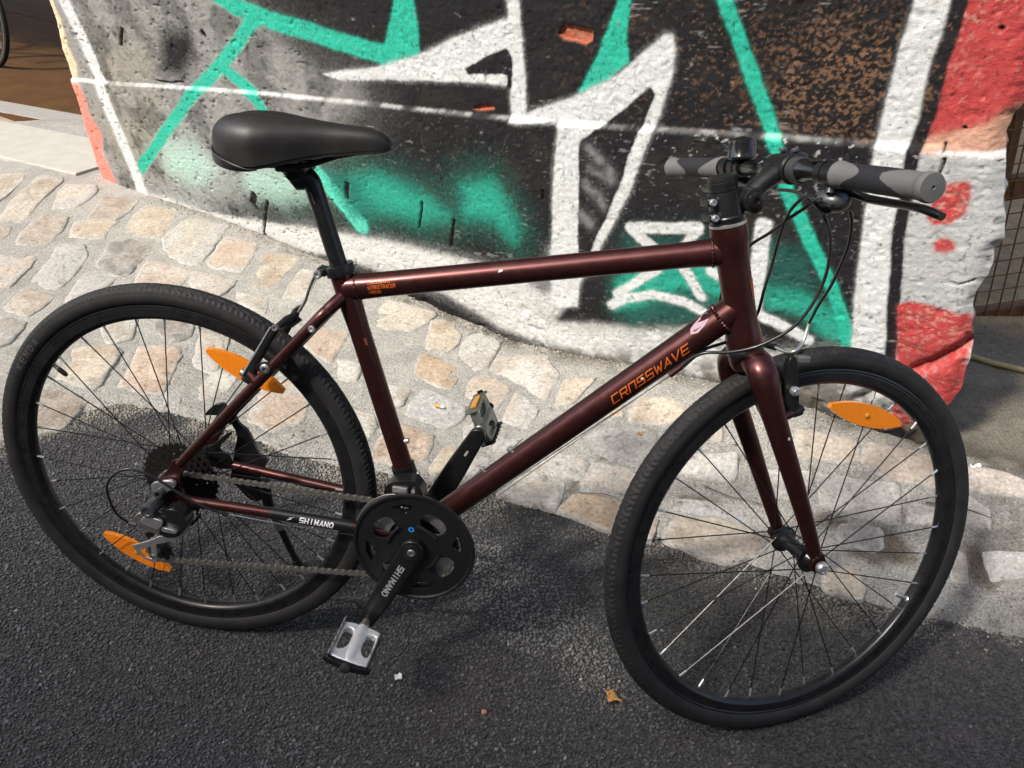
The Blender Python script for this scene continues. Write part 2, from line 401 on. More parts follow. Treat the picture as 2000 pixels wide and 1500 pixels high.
PAINT=[
 ('p', 'grey', 0.1217, [(-3.3468, 1.2347), (-1.4713, 1.1834), (-1.3677, 1.0392), (-1.1547, 0.9039), (-0.9875, 0.8489), (-1.1577, 0.7328), (-1.4272, 0.6205), (-1.8229, 0.4144), (-2.2701, 0.2355), (-2.9529, 0.2135)]),
 ('p', 'tan', 0.1502, [(-2.7404, 0.6586), (-2.1807, 0.7782), (-2.3326, 0.5334), (-2.6733, 0.4282)]),
 ('p', 'tan', 0.1318, [(-2.4526, 0.967), (-2.0927, 0.936), (-2.2327, 0.8552), (-2.5688, 0.8425)]),
 ('p', 'black', 0.0695, [(-1.9635, 1.0105), (-1.7839, 1.0291), (-1.7965, 0.9429), (-1.9341, 0.8665), (-2.064, 0.8806)]),
 ('p', 'haze', 0.0982, [(-1.7201, 0.5319), (-1.3083, 0.5766), (-1.3258, 0.4791), (-1.5896, 0.4241), (-1.737, 0.4468)]),
 ('p', 'haze', 0.1033, [(-2.2624, 0.5732), (-2.029, 0.5837), (-1.9561, 0.5062), (-2.1349, 0.4309), (-2.3019, 0.4686)]),
 ('p', 'foot', 0.0284, [(-2.8254, 0.3047), (-2.4149, 0.3178), (-2.1535, 0.2916), (-1.8543, 0.3035), (-1.5818, 0.319), (-1.2774, 0.3362), (-1.0083, 0.3474), (-0.7257, 0.3445), (-0.5574, 0.3307), (-0.3226, 0.3515), (-0.3067, 0.4306), (-0.2198, 0.4465), (-0.2027, 0.3761), (-0.3331, 0.1965), (-0.0345, 0.2453), (0.0941, 0.2785), (0.2268, 0.3127), (0.338, 0.2634), (0.4652, 0.2997), (0.544, 0.3369), (0.6034, 0.3392), (0.6278, 0.2731), (0.6195, 0.1935), (0.5512, 0.1537), (0.4219, 0.1755), (0.2709, 0.1606), (0.0893, 0.1394), (-0.0092, 0.1243), (-0.2229, 0.1031), (-0.3784, 0.0944), (-0.5734, 0.1105), (-0.664, 0.1484), (-0.7904, 0.1918), (-0.981, 0.206), (-1.2385, 0.2282), (-1.5075, 0.2173), (-1.7525, 0.2423), (-2.0935, 0.2672), (-2.45, 0.271)]),
 ('p', 'white2', 0.0381, [(-0.0878, 0.205), (0.1984, 0.3053), (0.1976, 0.1723), (0.0242, 0.1288), (-0.1293, 0.1298)]),
 ('p', 'dkgrey', 0.027, [(-0.4194, 0.3173), (-0.3283, 0.3503), (-0.3161, 0.3093), (-0.363, 0.2865)]),
 ('p', 'black', 0.0284, [(-0.1992, 0.3768), (-0.1051, 0.388), (-0.032, 0.2802), (-0.05, 0.2586), (-0.3235, 0.1971)]),
 ('p', 'dkteal', 0.0465, [(-0.054, 0.5147), (0.1728, 0.5536), (0.2268, 0.3127), (-0.0669, 0.2543)]),
 ('s', 'teal', 0.0067, [(-1.5886, 1.1562), (-1.4677, 1.1008), (-1.3039, 1.0591), (-1.0786, 1.0158), (-0.8165, 0.963)], 0.0269),
 ('s', 'teal', 0.0081, [(-1.3593, 1.0773), (-1.4303, 1.039), (-1.6503, 0.9172), (-1.853, 0.8235), (-2.1359, 0.6751), (-2.5567, 0.4409)], 0.0225),
 ('s', 'teal', 0.0107, [(-1.6622, 0.9082), (-1.5849, 0.8624), (-1.5134, 0.8186), (-1.4842, 0.7727)], 0.0243),
 ('s', 'teal2', 0.0115, [(-1.4024, 0.669), (-1.328, 0.5932), (-1.2509, 0.5232), (-1.1388, 0.3965)], 0.0367),
 ('p', 'teal', 0.0753, [(-1.1031, 0.5631), (-0.971, 0.5873), (-0.862, 0.5656), (-0.7598, 0.5358), (-0.7074, 0.4914), (-0.8288, 0.4555), (-0.9901, 0.4681), (-1.1386, 0.4753)]),
 ('p', 'teal', 0.0636, [(-0.6063, 0.5972), (-0.4918, 0.627), (-0.4553, 0.5768), (-0.4234, 0.5011), (-0.4514, 0.4551), (-0.5193, 0.5027), (-0.6196, 0.5044)]),
 ('p', 'tealdk', 0.0728, [(-1.2316, 0.5666), (-1.0842, 0.5472), (-1.0766, 0.4367), (-1.1591, 0.4245)]),
 ('p', 'teal', 0.0063, [(-0.7188, 1.1255), (-0.664, 1.1245), (-0.6656, 1.0551), (-0.6843, 0.9716), (-0.7125, 0.9573), (-0.8558, 0.9306), (-0.8074, 0.9938)]),
 ('p', 'teal', 0.0047, [(-0.0332, 1.1134), (-0.0037, 1.1129), (-0.0239, 1.0264), (-0.0222, 0.9686), (-0.1139, 0.9019), (-0.1687, 0.8881), (-0.1118, 0.9707), (-0.0576, 1.0652)]),
 ('p', 'teal', 0.0279, [(-0.0972, 0.3848), (-0.0372, 0.4289), (0.1858, 0.5023), (0.2156, 0.488), (0.2266, 0.4052), (0.0986, 0.4074), (-0.0122, 0.3349), (-0.106, 0.2877)]),
 ('p', 'teal', 0.029, [(0.3052, 0.4803), (0.3679, 0.4863), (0.4366, 0.4526), (0.5046, 0.4126), (0.5292, 0.3445), (0.4736, 0.3544), (0.4092, 0.4036), (0.3334, 0.4001)]),
 ('p', 'dkteal', 0.0333, [(0.315, 0.5779), (0.4117, 0.5687), (0.4407, 0.4811), (0.3314, 0.4575)]),
 ('s', 'teal', 0.0053, [(0.2028, 1.1187), (0.2705, 0.9604), (0.3232, 0.8343), (0.3428, 0.7954), (0.3648, 0.7089), (0.4269, 0.5843), (0.4798, 0.4895), (0.5184, 0.3878), (0.5264, 0.3496)], 0.0152),
 ('p', 'white', 0.0078, [(-1.1213, 0.902), (-0.8558, 0.9306), (-0.6793, 0.969), (-0.5439, 1.0161), (-0.3551, 1.0612), (-0.351, 1.119), (-0.3137, 1.1183), (-0.3238, 1.0017), (-0.3306, 0.9145), (-0.3417, 0.8288), (-0.3078, 0.8416), (-0.1696, 0.8818), (-0.0478, 0.9403), (0.0313, 0.9966), (0.0711, 1.0273), (0.0934, 1.0275), (0.0995, 0.998), (0.0841, 0.9318), (0.0543, 0.8562), (0.0101, 0.7588), (-0.0314, 0.6642), (-0.096, 0.5526), (-0.1671, 0.4322), (-0.2018, 0.4256), (-0.2434, 0.2638), (-0.3437, 0.2402), (-0.2735, 0.6457), (-0.2348, 0.803), (-0.2372, 0.8187), (-0.365, 0.8041), (-0.3907, 0.805), (-0.3801, 0.8995), (-0.5382, 0.9005), (-0.8147, 0.8973), (-1.0425, 0.8849)]),
 ('p', 'black', 0.0042, [(0.0227, 0.9061), (0.0337, 0.9113), (0.0447, 0.8979), (0.0218, 0.8516), (-0.01, 0.7926), (-0.0525, 0.6943), (-0.1205, 0.5606), (-0.1691, 0.4731), (-0.2308, 0.3619), (-0.1786, 0.7407), (-0.1699, 0.7724), (-0.0807, 0.8323)]),
 ('p', 'black', 0.0034, [(-0.5254, 0.9359), (-0.4992, 0.9472), (-0.3925, 0.9845), (-0.3715, 0.9899), (-0.361, 0.969), (-0.3714, 0.9257), (-0.5182, 0.9215)]),
 ('s', 'black', 0.0025, [(-0.3789, 0.9382), (-0.3875, 0.8965)], 0.0066),
 ('s', 'dkgrey', 0.0158, [(-0.1459, 0.7545), (-0.115, 0.7307)], 0.011),
 ('s', 'dkgrey', 0.0154, [(-0.09, 0.7091), (-0.0899, 0.6791)], 0.0092),
 ('s', 'dkgrey', 0.017, [(-0.17, 0.6583), (-0.1469, 0.6384)], 0.0085),
 ('s', 'dkgrey', 0.0168, [(-0.129, 0.6293), (-0.1222, 0.6043)], 0.0067),
 ('s', 'dkgrey', 0.0182, [(-0.1909, 0.5679), (-0.1671, 0.5474)], 0.0109),
 ('s', 'dkgrey', 0.0153, [(-0.1521, 0.7023), (-0.1074, 0.6867)], 0.0046),
 ('s', 'white', 0.0042, [(-0.04, 0.5541), (0.153, 0.5835)], 0.0147),
 ('s', 'white', 0.0051, [(-0.0357, 0.5504), (0.023, 0.5044)], 0.0168),
 ('s', 'white', 0.0038, [(0.1488, 0.5773), (0.1023, 0.5127)], 0.0128),
 ('s', 'white', 0.0053, [(0.0349, 0.4494), (-0.1013, 0.3395)], 0.0119),
 ('s', 'white', 0.0061, [(0.112, 0.4587), (0.1563, 0.3893)], 0.0138),
 ('s', 'white', 0.006, [(-0.1219, 0.2994), (-0.0687, 0.3352), (0.0212, 0.3668), (0.1119, 0.362), (0.1914, 0.3322)], 0.012),
 ('s', 'white', 0.0047, [(0.3175, 0.6176), (0.3087, 0.5365), (0.2982, 0.4504), (0.2996, 0.3921)], 0.0189),
 ('s', 'white', 0.0058, [(0.3054, 0.371), (0.3542, 0.3606), (0.4358, 0.3309)], 0.014),
 ('s', 'white', 0.0058, [(0.1855, 0.4704), (0.2265, 0.4569)], 0.0124),
 ('p', 'white', 0.0055, [(0.5757, 1.1027), (0.6349, 1.1016), (0.6216, 1.0259), (0.6111, 0.9537), (0.6046, 0.8688), (0.5961, 0.8193), (0.5974, 0.7162), (0.5956, 0.614), (0.6026, 0.4637), (0.6136, 0.3277), (0.6161, 0.2236), (0.5411, 0.1986), (0.5399, 0.3299), (0.5336, 0.4474), (0.535, 0.5275), (0.5356, 0.6518), (0.539, 0.7969), (0.5424, 0.8559), (0.5518, 0.9397), (0.5632, 1.0251)]),
 ('p', 'plaster', 0.0032, [(0.609, 0.8206), (0.8426, 0.8342), (0.955, 0.2959), (0.6395, 0.1203), (0.6228, 0.3448), (0.6132, 0.5182), (0.6064, 0.6745)]),
 ('p', 'red', 0.0038, [(0.6604, 1.1012), (0.8014, 1.0987), (0.8397, 0.848), (0.6228, 0.828), (0.6286, 0.8784), (0.6452, 0.9911)]),
 ('p', 'peach', 0.0107, [(0.6191, 0.8419), (0.6742, 0.8565), (0.7301, 0.8782), (0.7506, 0.9011), (0.823, 0.928), (0.8405, 0.8443), (0.6188, 0.8235)]),
 ('s', 'black', 0.0036, [(0.6512, 1.1094), (0.6445, 1.0602), (0.6351, 0.9909), (0.6237, 0.8878), (0.6096, 0.8165), (0.6064, 0.6745), (0.6132, 0.5182), (0.6228, 0.3448), (0.6311, 0.2439)], 0.0119),
 ('p', 'red', 0.0059, [(0.6633, 0.7489), (0.6927, 0.7652), (0.7174, 0.7661), (0.726, 0.7411), (0.7241, 0.7088), (0.701, 0.6823), (0.6693, 0.6751), (0.6544, 0.693)]),
 ('p', 'red', 0.0062, [(0.6761, 0.634), (0.6895, 0.6466), (0.7089, 0.6431), (0.7155, 0.6305), (0.7015, 0.6175), (0.6823, 0.6176)]),
 ('p', 'red', 0.0053, [(0.6251, 0.4716), (0.6451, 0.488), (0.6908, 0.4896), (0.7711, 0.4784), (0.7793, 0.4292), (0.7803, 0.2343), (0.7566, 0.1802), (0.6508, 0.1246), (0.6407, 0.3066)]),
 ('p', 'cream', 0.0142, [(-2.8225, 1.1626), (-2.6788, 1.1601), (-2.6943, 1.0575), (-2.7419, 0.9685), (-2.7422, 0.8787), (-2.791, 0.8254), (-3.0113, 0.8167), (-2.9827, 1.0221)]),
 ('p', 'pale', 0.0256, [(-2.9827, 1.0221), (-2.8716, 0.82), (-2.7756, 0.8129), (-2.8174, 0.6993), (-2.8344, 0.5578), (-2.9009, 0.3003), (-3.186, 0.2369)]),
 ('p', 'pink', 0.016, [(-2.8358, 0.7994), (-2.7824, 0.8061), (-2.7649, 0.7629), (-2.806, 0.6771), (-2.7752, 0.5864), (-2.8563, 0.483), (-2.8554, 0.416), (-2.8529, 0.3168), (-3.0127, 0.3181), (-2.999, 0.4185), (-2.9324, 0.5907), (-2.88, 0.7412)]),
 ('s', 'white', 0.0185, [(-2.5914, 1.1678), (-2.5794, 1.0107), (-2.59, 0.8058), (-2.5997, 0.6164), (-2.619, 0.4025), (-2.6384, 0.3082)], 0.0395),
 ('p', 'brick', 0.0019, [(-0.2084, 1.0291), (-0.1882, 1.0464), (-0.1466, 1.0454), (-0.1095, 1.0389), (-0.1149, 1.0165), (-0.1358, 1.0082), (-0.1985, 1.0165)]),
 ('p', 'brick', 0.0025, [(-0.5267, 0.8292), (-0.4893, 0.8399), (-0.4494, 0.8423), (-0.4464, 0.8315), (-0.5019, 0.8252)]),
 ('s', 'crack', 0.0011, [(0.4824, 0.8449), (0.4826, 0.8205), (0.4886, 0.7983)], 0.0015),
 ('s', 'crack', 0.001, [(0.6614, 0.8366), (0.6618, 0.8215)], 0.0013),
 ('s', 'crack', 0.001, [(0.6662, 0.8098), (0.6645, 0.7911), (0.6614, 0.7751)], 0.0018),
 ('s', 'crack', 0.0028, [(-1.1487, 0.5394), (-1.1612, 0.5156), (-1.1644, 0.4889)], 0.0076),
 ('s', 'crack', 0.0022, [(-0.6766, 0.4787), (-0.6933, 0.4321), (-0.7152, 0.3833)], 0.0039),
 ('s', 'crack', 0.0023, [(-0.7947, 0.5224), (-0.8188, 0.466), (-0.8377, 0.4268)], 0.0031),
 ('s', 'crack', 0.0033, [(-1.6571, 0.4044), (-1.7098, 0.332), (-1.7613, 0.2568), (-1.7711, 0.2207)], 0.0058),
 ('s', 'crack', 0.0036, [(-1.7289, 0.4267), (-1.7632, 0.3899), (-1.7478, 0.3703)], 0.0144),
 ('s', 'crack', 0.0025, [(-0.655, 0.3207), (-0.6881, 0.2764), (-0.6779, 0.2556)], 0.0055),
 ('s', 'crack', 0.002, [(-0.3113, 0.6233), (-0.3136, 0.5989)], 0.0026),
 ('s', 'crack', 0.003, [(-2.2865, 0.9735), (-2.2609, 0.9984), (-2.2254, 1.0302)], 0.0066),
 ('s', 'crack', 0.0032, [(-1.7047, 1.0162), (-1.7008, 1.0129)], 0.0115),
 ('s', 'crack', 0.0022, [(-2.1324, 0.8397), (-2.0276, 0.8345), (-1.9452, 0.8418)], 0.0029),
 ('s', 'crack', 0.0013, [(0.7615, 0.5645), (0.7357, 0.5495), (0.7116, 0.5504)], 0.0007),
 ('s', 'crack', 0.0008, [(0.7204, 1.0454), (0.7214, 1.0446)], 0.0026),
 ('s', 'crack', 0.001, [(0.6915, 0.8676), (0.6925, 0.8667)], 0.0022),
]
STONES=[
 ('beige', [(-2.3049, 2.4067), (-2.1484, 2.4401), (-2.0726, 2.2955), (-1.9934, 1.998)]),
 ('beige', [(-2.0357, 2.3925), (-1.9073, 2.3703), (-1.8402, 2.1222), (-1.7561, 1.8853), (-1.8609, 1.8744), (-1.9614, 2.096)]),
 ('beige', [(-1.8426, 2.3153), (-1.7224, 2.3431), (-1.6633, 2.2498), (-1.6445, 2.0762), (-1.7261, 2.0424), (-1.8177, 2.2167)]),
 ('brown', [(-1.5973, 2.2089), (-1.4218, 2.1946), (-1.3764, 2.041), (-1.3915, 1.94), (-1.5026, 1.942), (-1.5406, 2.0566)]),
 ('sand', [(-1.5332, 1.9117), (-1.3653, 1.9381), (-1.3579, 1.8648), (-1.3259, 1.7734), (-1.4587, 1.7657)]),
 ('sand', [(-1.3403, 2.1113), (-1.1817, 2.0919), (-1.1109, 1.9377), (-1.1054, 1.805), (-1.2279, 1.8099), (-1.2921, 1.8987)]),
 ('beige', [(-1.0605, 1.9701), (-0.8761, 1.9399), (-0.8432, 1.7963), (-0.8336, 1.6024), (-0.9667, 1.6547), (-1.0701, 1.7837)]),
 ('orange', [(-0.8224, 1.8508), (-0.6849, 1.795), (-0.6523, 1.701), (-0.6441, 1.5707), (-0.7916, 1.6069), (-0.827, 1.811)]),
 ('warm', [(-1.8844, 1.7837), (-1.7468, 1.7883), (-1.7074, 1.7191), (-1.6998, 1.5999)]),
 ('brown', [(-1.7107, 1.9457), (-1.5961, 1.9354), (-1.536, 1.8089), (-1.496, 1.6388), (-1.6111, 1.6529), (-1.6716, 1.7603)]),
 ('grey', [(-1.4542, 1.6794), (-1.365, 1.6858), (-1.2904, 1.606), (-1.2206, 1.3991), (-1.2237, 1.3253), (-1.3362, 1.3577), (-1.3999, 1.55)]),
 ('dark', [(-1.2778, 1.7532), (-1.2066, 1.7733), (-1.0833, 1.7115), (-1.0588, 1.5386), (-1.0633, 1.4637), (-1.1992, 1.5335), (-1.2539, 1.6662)]),
 ('orange', [(-1.6357, 1.5167), (-1.4702, 1.5457), (-1.4305, 1.4744), (-1.3826, 1.2978), (-1.47, 1.2879)]),
 ('warm', [(-1.0334, 1.6012), (-0.8338, 1.5483), (-0.821, 1.4206), (-0.9737, 1.4116)]),
 ('warm', [(-0.8081, 1.5406), (-0.6341, 1.4897), (-0.6379, 1.4081), (-0.6766, 1.3402), (-0.7877, 1.4475)]),
 ('grey', [(-1.1887, 1.4321), (-1.0713, 1.4241), (-1.0527, 1.286), (-1.1195, 1.2247), (-1.1676, 1.3512)]),
 ('warm', [(-1.3163, 1.2788), (-1.1892, 1.2525), (-1.171, 1.1055), (-1.275, 1.1328)]),
 ('grey', [(-1.2876, 1.0776), (-1.1502, 1.0497), (-1.1071, 0.9268), (-1.1466, 0.8818)]),
 ('sand', [(-0.8947, 0.9311), (-0.808, 0.9735), (-0.7542, 0.9413), (-0.7095, 0.7469), (-0.8403, 0.7759), (-0.8499, 0.855)]),
 ('orange', [(-0.7119, 0.9844), (-0.6167, 1.0178), (-0.5697, 0.9617), (-0.5192, 0.7608), (-0.6454, 0.7707), (-0.681, 0.8935)]),
 ('dark', [(-0.7454, 1.1559), (-0.6447, 1.1926), (-0.6036, 1.0908), (-0.6436, 1.0461), (-0.7199, 1.0998)]),
 ('brown', [(-0.8628, 0.6941), (-0.7378, 0.694), (-0.69, 0.6682), (-0.6782, 0.5596), (-0.7351, 0.515)]),
 ('sand', [(-0.5727, 1.1101), (-0.5098, 1.1128), (-0.4348, 0.9926), (-0.4276, 0.8989), (-0.505, 0.9335)]),
 ('pale', [(-0.4179, 0.9011), (-0.3502, 0.9061), (-0.3418, 0.8095), (-0.3863, 0.753), (-0.4209, 0.811)]),
 ('orange', [(-0.2408, 0.9003), (-0.1226, 0.8677), (-0.077, 0.7228), (-0.1268, 0.6533), (-0.2214, 0.6916), (-0.2372, 0.795)]),
 ('pale', [(-0.9126, 1.1036), (-0.8273, 1.1619), (-0.773, 1.0394), (-0.8203, 0.9934)]),
 ('grey', [(-0.4962, 0.7565), (-0.4548, 0.7564), (-0.4376, 0.7146), (-0.4739, 0.7066)]),
 ('sand', [(-0.6168, 1.7122), (-0.4817, 1.7189), (-0.4678, 1.6274), (-0.482, 1.4667), (-0.5541, 1.4657), (-0.5767, 1.5544)]),
 ('pale', [(-0.5864, 1.4108), (-0.4691, 1.3992), (-0.4408, 1.297), (-0.5216, 1.3122)]),
 ('pale', [(-0.4212, 1.6035), (-0.3597, 1.5947), (-0.3331, 1.4121), (-0.3541, 1.3501), (-0.4015, 1.3325), (-0.424, 1.4762)]),
 ('orange', [(-0.2372, 1.2209), (-0.1199, 1.2069), (-0.1019, 1.1396), (-0.1118, 1.0263), (-0.24, 1.1301)]),
 ('pale', [(-0.0858, 1.0401), (-0.0151, 1.0381), (0.0022, 0.9444), (-0.0476, 0.9415)]),
 ('beige', [(-0.0438, 1.4533), (0.1272, 1.4107), (0.1184, 1.3354), (0.0765, 1.272), (-0.0331, 1.2686), (-0.055, 1.3597)]),
 ('sand', [(0.1372, 1.3457), (0.1763, 1.3617), (0.244, 1.293), (0.2486, 1.2217), (0.2216, 1.1604), (0.1616, 1.1804)]),
 ('grey', [(0.2718, 1.2585), (0.3151, 1.3019), (0.3797, 1.2568), (0.3709, 1.1044), (0.3362, 1.0826), (0.2745, 1.1587)]),
 ('pale', [(0.4009, 1.1576), (0.536, 1.1636), (0.5912, 1.0422), (0.5686, 0.9211), (0.5032, 0.9783), (0.3921, 1.0652)]),
 ('ochre', [(0.1634, 1.1321), (0.2649, 1.0989), (0.2868, 1.0193), (0.2829, 0.9503), (0.1646, 1.0112), (0.1559, 1.0829)]),
 ('warm', [(0.3397, 1.0152), (0.3829, 1.0364), (0.4589, 0.9695), (0.4339, 0.8745), (0.3889, 0.901), (0.3428, 0.9283)]),
 ('slate', [(0.219, 0.9263), (0.3466, 0.8647), (0.3432, 0.7959), (0.3118, 0.7604), (0.1997, 0.8063)]),
 ('warm', [(0.4851, 0.9461), (0.5538, 0.8641), (0.5347, 0.7832), (0.4692, 0.8197)]),
 ('pale', [(0.1001, 0.935), (0.1708, 0.933), (0.1705, 0.8485), (0.145, 0.8266)]),
 ('orange', [(0.1562, 0.6541), (0.1948, 0.7431), (0.289, 0.7111), (0.2926, 0.6271), (0.2767, 0.577), (0.1661, 0.5803)]),
 ('pale', [(0.0427, 0.7802), (0.1015, 0.7771), (0.1315, 0.7219), (0.1222, 0.6683), (0.0757, 0.6803)]),
 ('sand', [(0.3337, 0.6634), (0.3668, 0.6634), (0.3638, 0.6017), (0.3382, 0.5383), (0.3181, 0.5725)]),
 ('pale', [(0.3672, 0.7635), (0.3895, 0.7816), (0.396, 0.7259), (0.3756, 0.722)]),
 ('sand', [(0.622, 1.0021), (0.702, 0.9969), (0.6533, 0.899), (0.607, 0.8894)]),
 ('grey', [(0.4247, 0.6413), (0.4624, 0.6356), (0.4341, 0.5708), (0.4138, 0.573)]),
 ('grey', [(0.4627, 0.7299), (0.5212, 0.7305), (0.4955, 0.6819), (0.4675, 0.6771)]),
 ('sand', [(0.845, 0.8828), (0.9142, 0.8725), (0.9541, 0.8394), (0.9079, 0.787), (0.8203, 0.7974), (0.814, 0.8414)]),
 ('grey', [(0.7217, 0.7632), (0.8294, 0.7764), (0.8783, 0.7404), (0.8651, 0.6895), (0.8356, 0.6607), (0.7479, 0.6852), (0.7216, 0.7145)]),
 ('grey', [(0.6196, 0.6896), (0.6979, 0.6659), (0.6958, 0.6016), (0.5811, 0.6104), (0.5697, 0.6671)]),
 ('pale', [(0.5125, 0.5492), (0.5752, 0.6049), (0.6571, 0.5723), (0.6399, 0.4798), (0.5117, 0.5064)]),
 ('warm', [(0.7341, 0.6588), (0.8052, 0.6494), (0.8372, 0.6279), (0.8167, 0.5765), (0.7125, 0.5876)]),
 ('ochre', [(0.6897, 0.5368), (0.7497, 0.5489), (0.8108, 0.5289), (0.7921, 0.4326), (0.6653, 0.4735)]),
 ('pale', [(0.9721, 0.6886), (1.0726, 0.6893), (1.0766, 0.6471), (1.0622, 0.6206), (0.9356, 0.6421)]),
 ('slate', [(0.9446, 0.5633), (1.011, 0.5656), (1.0938, 0.539), (1.0924, 0.5123), (1.0388, 0.5188), (0.937, 0.5277)]),
 ('sand', [(0.9436, 0.5014), (1.0279, 0.5171), (1.1363, 0.4851), (1.1253, 0.4205), (1.0358, 0.3779), (0.9166, 0.4203)]),
 ('sand', [(0.8742, 0.493), (0.8924, 0.4799), (0.8778, 0.4179), (0.8601, 0.4249)]),
 ('warm', [(1.016, 0.7771), (1.0425, 0.7698), (1.0426, 0.7311), (1.02, 0.7367)]),
 ('orange', [(0.7403, 0.8429), (0.7805, 0.8555), (0.7883, 0.826), (0.7663, 0.8188)]),
 ('brown', [(1.2314, 0.7363), (1.3458, 0.7028), (1.3557, 0.6583), (1.2849, 0.6633), (1.2276, 0.6752)]),
 ('brown', [(1.3949, 0.69), (1.5088, 0.6536), (1.5229, 0.615), (1.5155, 0.5842), (1.4211, 0.6096), (1.3758, 0.652)]),
 ('grey', [(1.2801, 0.6273), (1.4279, 0.593), (1.4277, 0.5208), (1.3552, 0.5401), (1.2834, 0.5685)]),
 ('pale', [(1.1603, 0.644), (1.2464, 0.6368), (1.2416, 0.5847), (1.1774, 0.5887)]),
 ('slate', [(1.3223, 0.5225), (1.3923, 0.5088), (1.3969, 0.472), (1.3719, 0.4596), (1.3076, 0.4918)]),
 ('pale', [(1.4637, 0.5502), (1.5075, 0.5335), (1.4982, 0.5089), (1.4578, 0.5174)]),
 ('pale', [(1.5758, 0.5519), (1.6088, 0.5216), (1.6088, 0.4887), (1.5637, 0.5048)]),
 ('warm', [(1.5857, 0.6163), (1.6399, 0.6116), (1.7083, 0.5764), (1.6994, 0.5422), (1.5746, 0.5721)]),
 ('sand', [(1.2742, 0.391), (1.3305, 0.4079), (1.3344, 0.351), (1.3199, 0.3206), (1.2591, 0.3309), (1.2562, 0.3817)]),
 ('slate', [(1.6002, 0.4403), (1.6817, 0.4282), (1.6775, 0.3948), (1.6086, 0.3937)]),
 ('slate', [(1.5295, 0.4472), (1.5573, 0.4374), (1.5552, 0.3931), (1.5305, 0.3978)]),
]

WO = np.array(WO); WS = np.array(WS); WG = np.array(WG); WN = np.array(WN)
NH = WN[:2] / np.linalg.norm(WN[:2]); T0 = np.array([NH[1], -NH[0]])
BA = np.array(BASE); BO = np.array(BORDER)

def wall_aw(x, y):
    dx = x - WO[0]; dy = y - WO[1]
    return dx * T0[0] + dy * T0[1], -(dx * NH[0] + dy * NH[1])

def ground_h(x, y):
    """height of the pavement above the road; it fillets up against the wall"""
    a, w = wall_aw(x, y)
    z = np.interp(a, BA[:, 0], BA[:, 1]); t = np.clip(1 - w / np.interp(a, [0, .6], [.55, .34]), 0, 1)
    return z * t * t * (3 - 2 * t)

def border_y(x):
    return np.interp(x, [-3.2, -1.6, -0.95] + list(BO[:, 0]) + [2.2, 4.0], [-1.9, -0.6, 0.12] + list(BO[:, 1]) + [0.12, -0.2])

# ---- road
def asphalt_material():
    m = bpy.data.materials.new('asphalt'); m.use_nodes = True
    t = m.node_tree; b = t.nodes['Principled BSDF']; b.inputs['Roughness'].default_value = 0.9; b.inputs['Specular IOR Level'].default_value = 0.25
    co = t.nodes.new('ShaderNodeTexCoord')
    v = t.nodes.new('ShaderNodeTexVoronoi'); v.inputs['Scale'].default_value = 170
    t.links.new(co.outputs['Object'], v.inputs['Vector'])
    n = t.nodes.new('ShaderNodeTexNoise'); n.inputs['Scale'].default_value = 3; n.inputs['Detail'].default_value = 8
    t.links.new(co.outputs['Object'], n.inputs['Vector'])
    r = t.nodes.new('ShaderNodeValToRGB')
    r.color_ramp.elements[0].color = (0.035, 0.035, 0.036, 1); r.color_ramp.elements[1].color = (0.08, 0.078, 0.075, 1)
    t.links.new(v.outputs['Color'], r.inputs[0])
    mx = t.nodes.new('ShaderNodeMix'); mx.data_type = 'RGBA'; mx.blend_type = 'MULTIPLY'; mx.inputs[0].default_value = 0.35
    t.links.new(r.outputs[0], mx.inputs[6]); t.links.new(n.outputs['Color'], mx.inputs[7]); t.links.new(mx.outputs[2], b.inputs['Base Color'])
    bp = t.nodes.new('ShaderNodeBump'); bp.inputs['Strength'].default_value = 0.9; bp.inputs['Distance'].default_value = 0.003; bp.invert = True
    t.links.new(v.outputs['Distance'], bp.inputs['Height']); t.links.new(bp.outputs[0], b.inputs['Normal'])
    return m
M['asphalt'] = asphalt_material()
V = [(-80, -80, -0.002), (80, -80, -0.002), (80, 80, -0.002), (-80, 80, -0.002)]
road = mesh_obj('road', V, [(0, 1, 2, 3)], M['asphalt'], smooth=0)
tag(road, kind='structure')

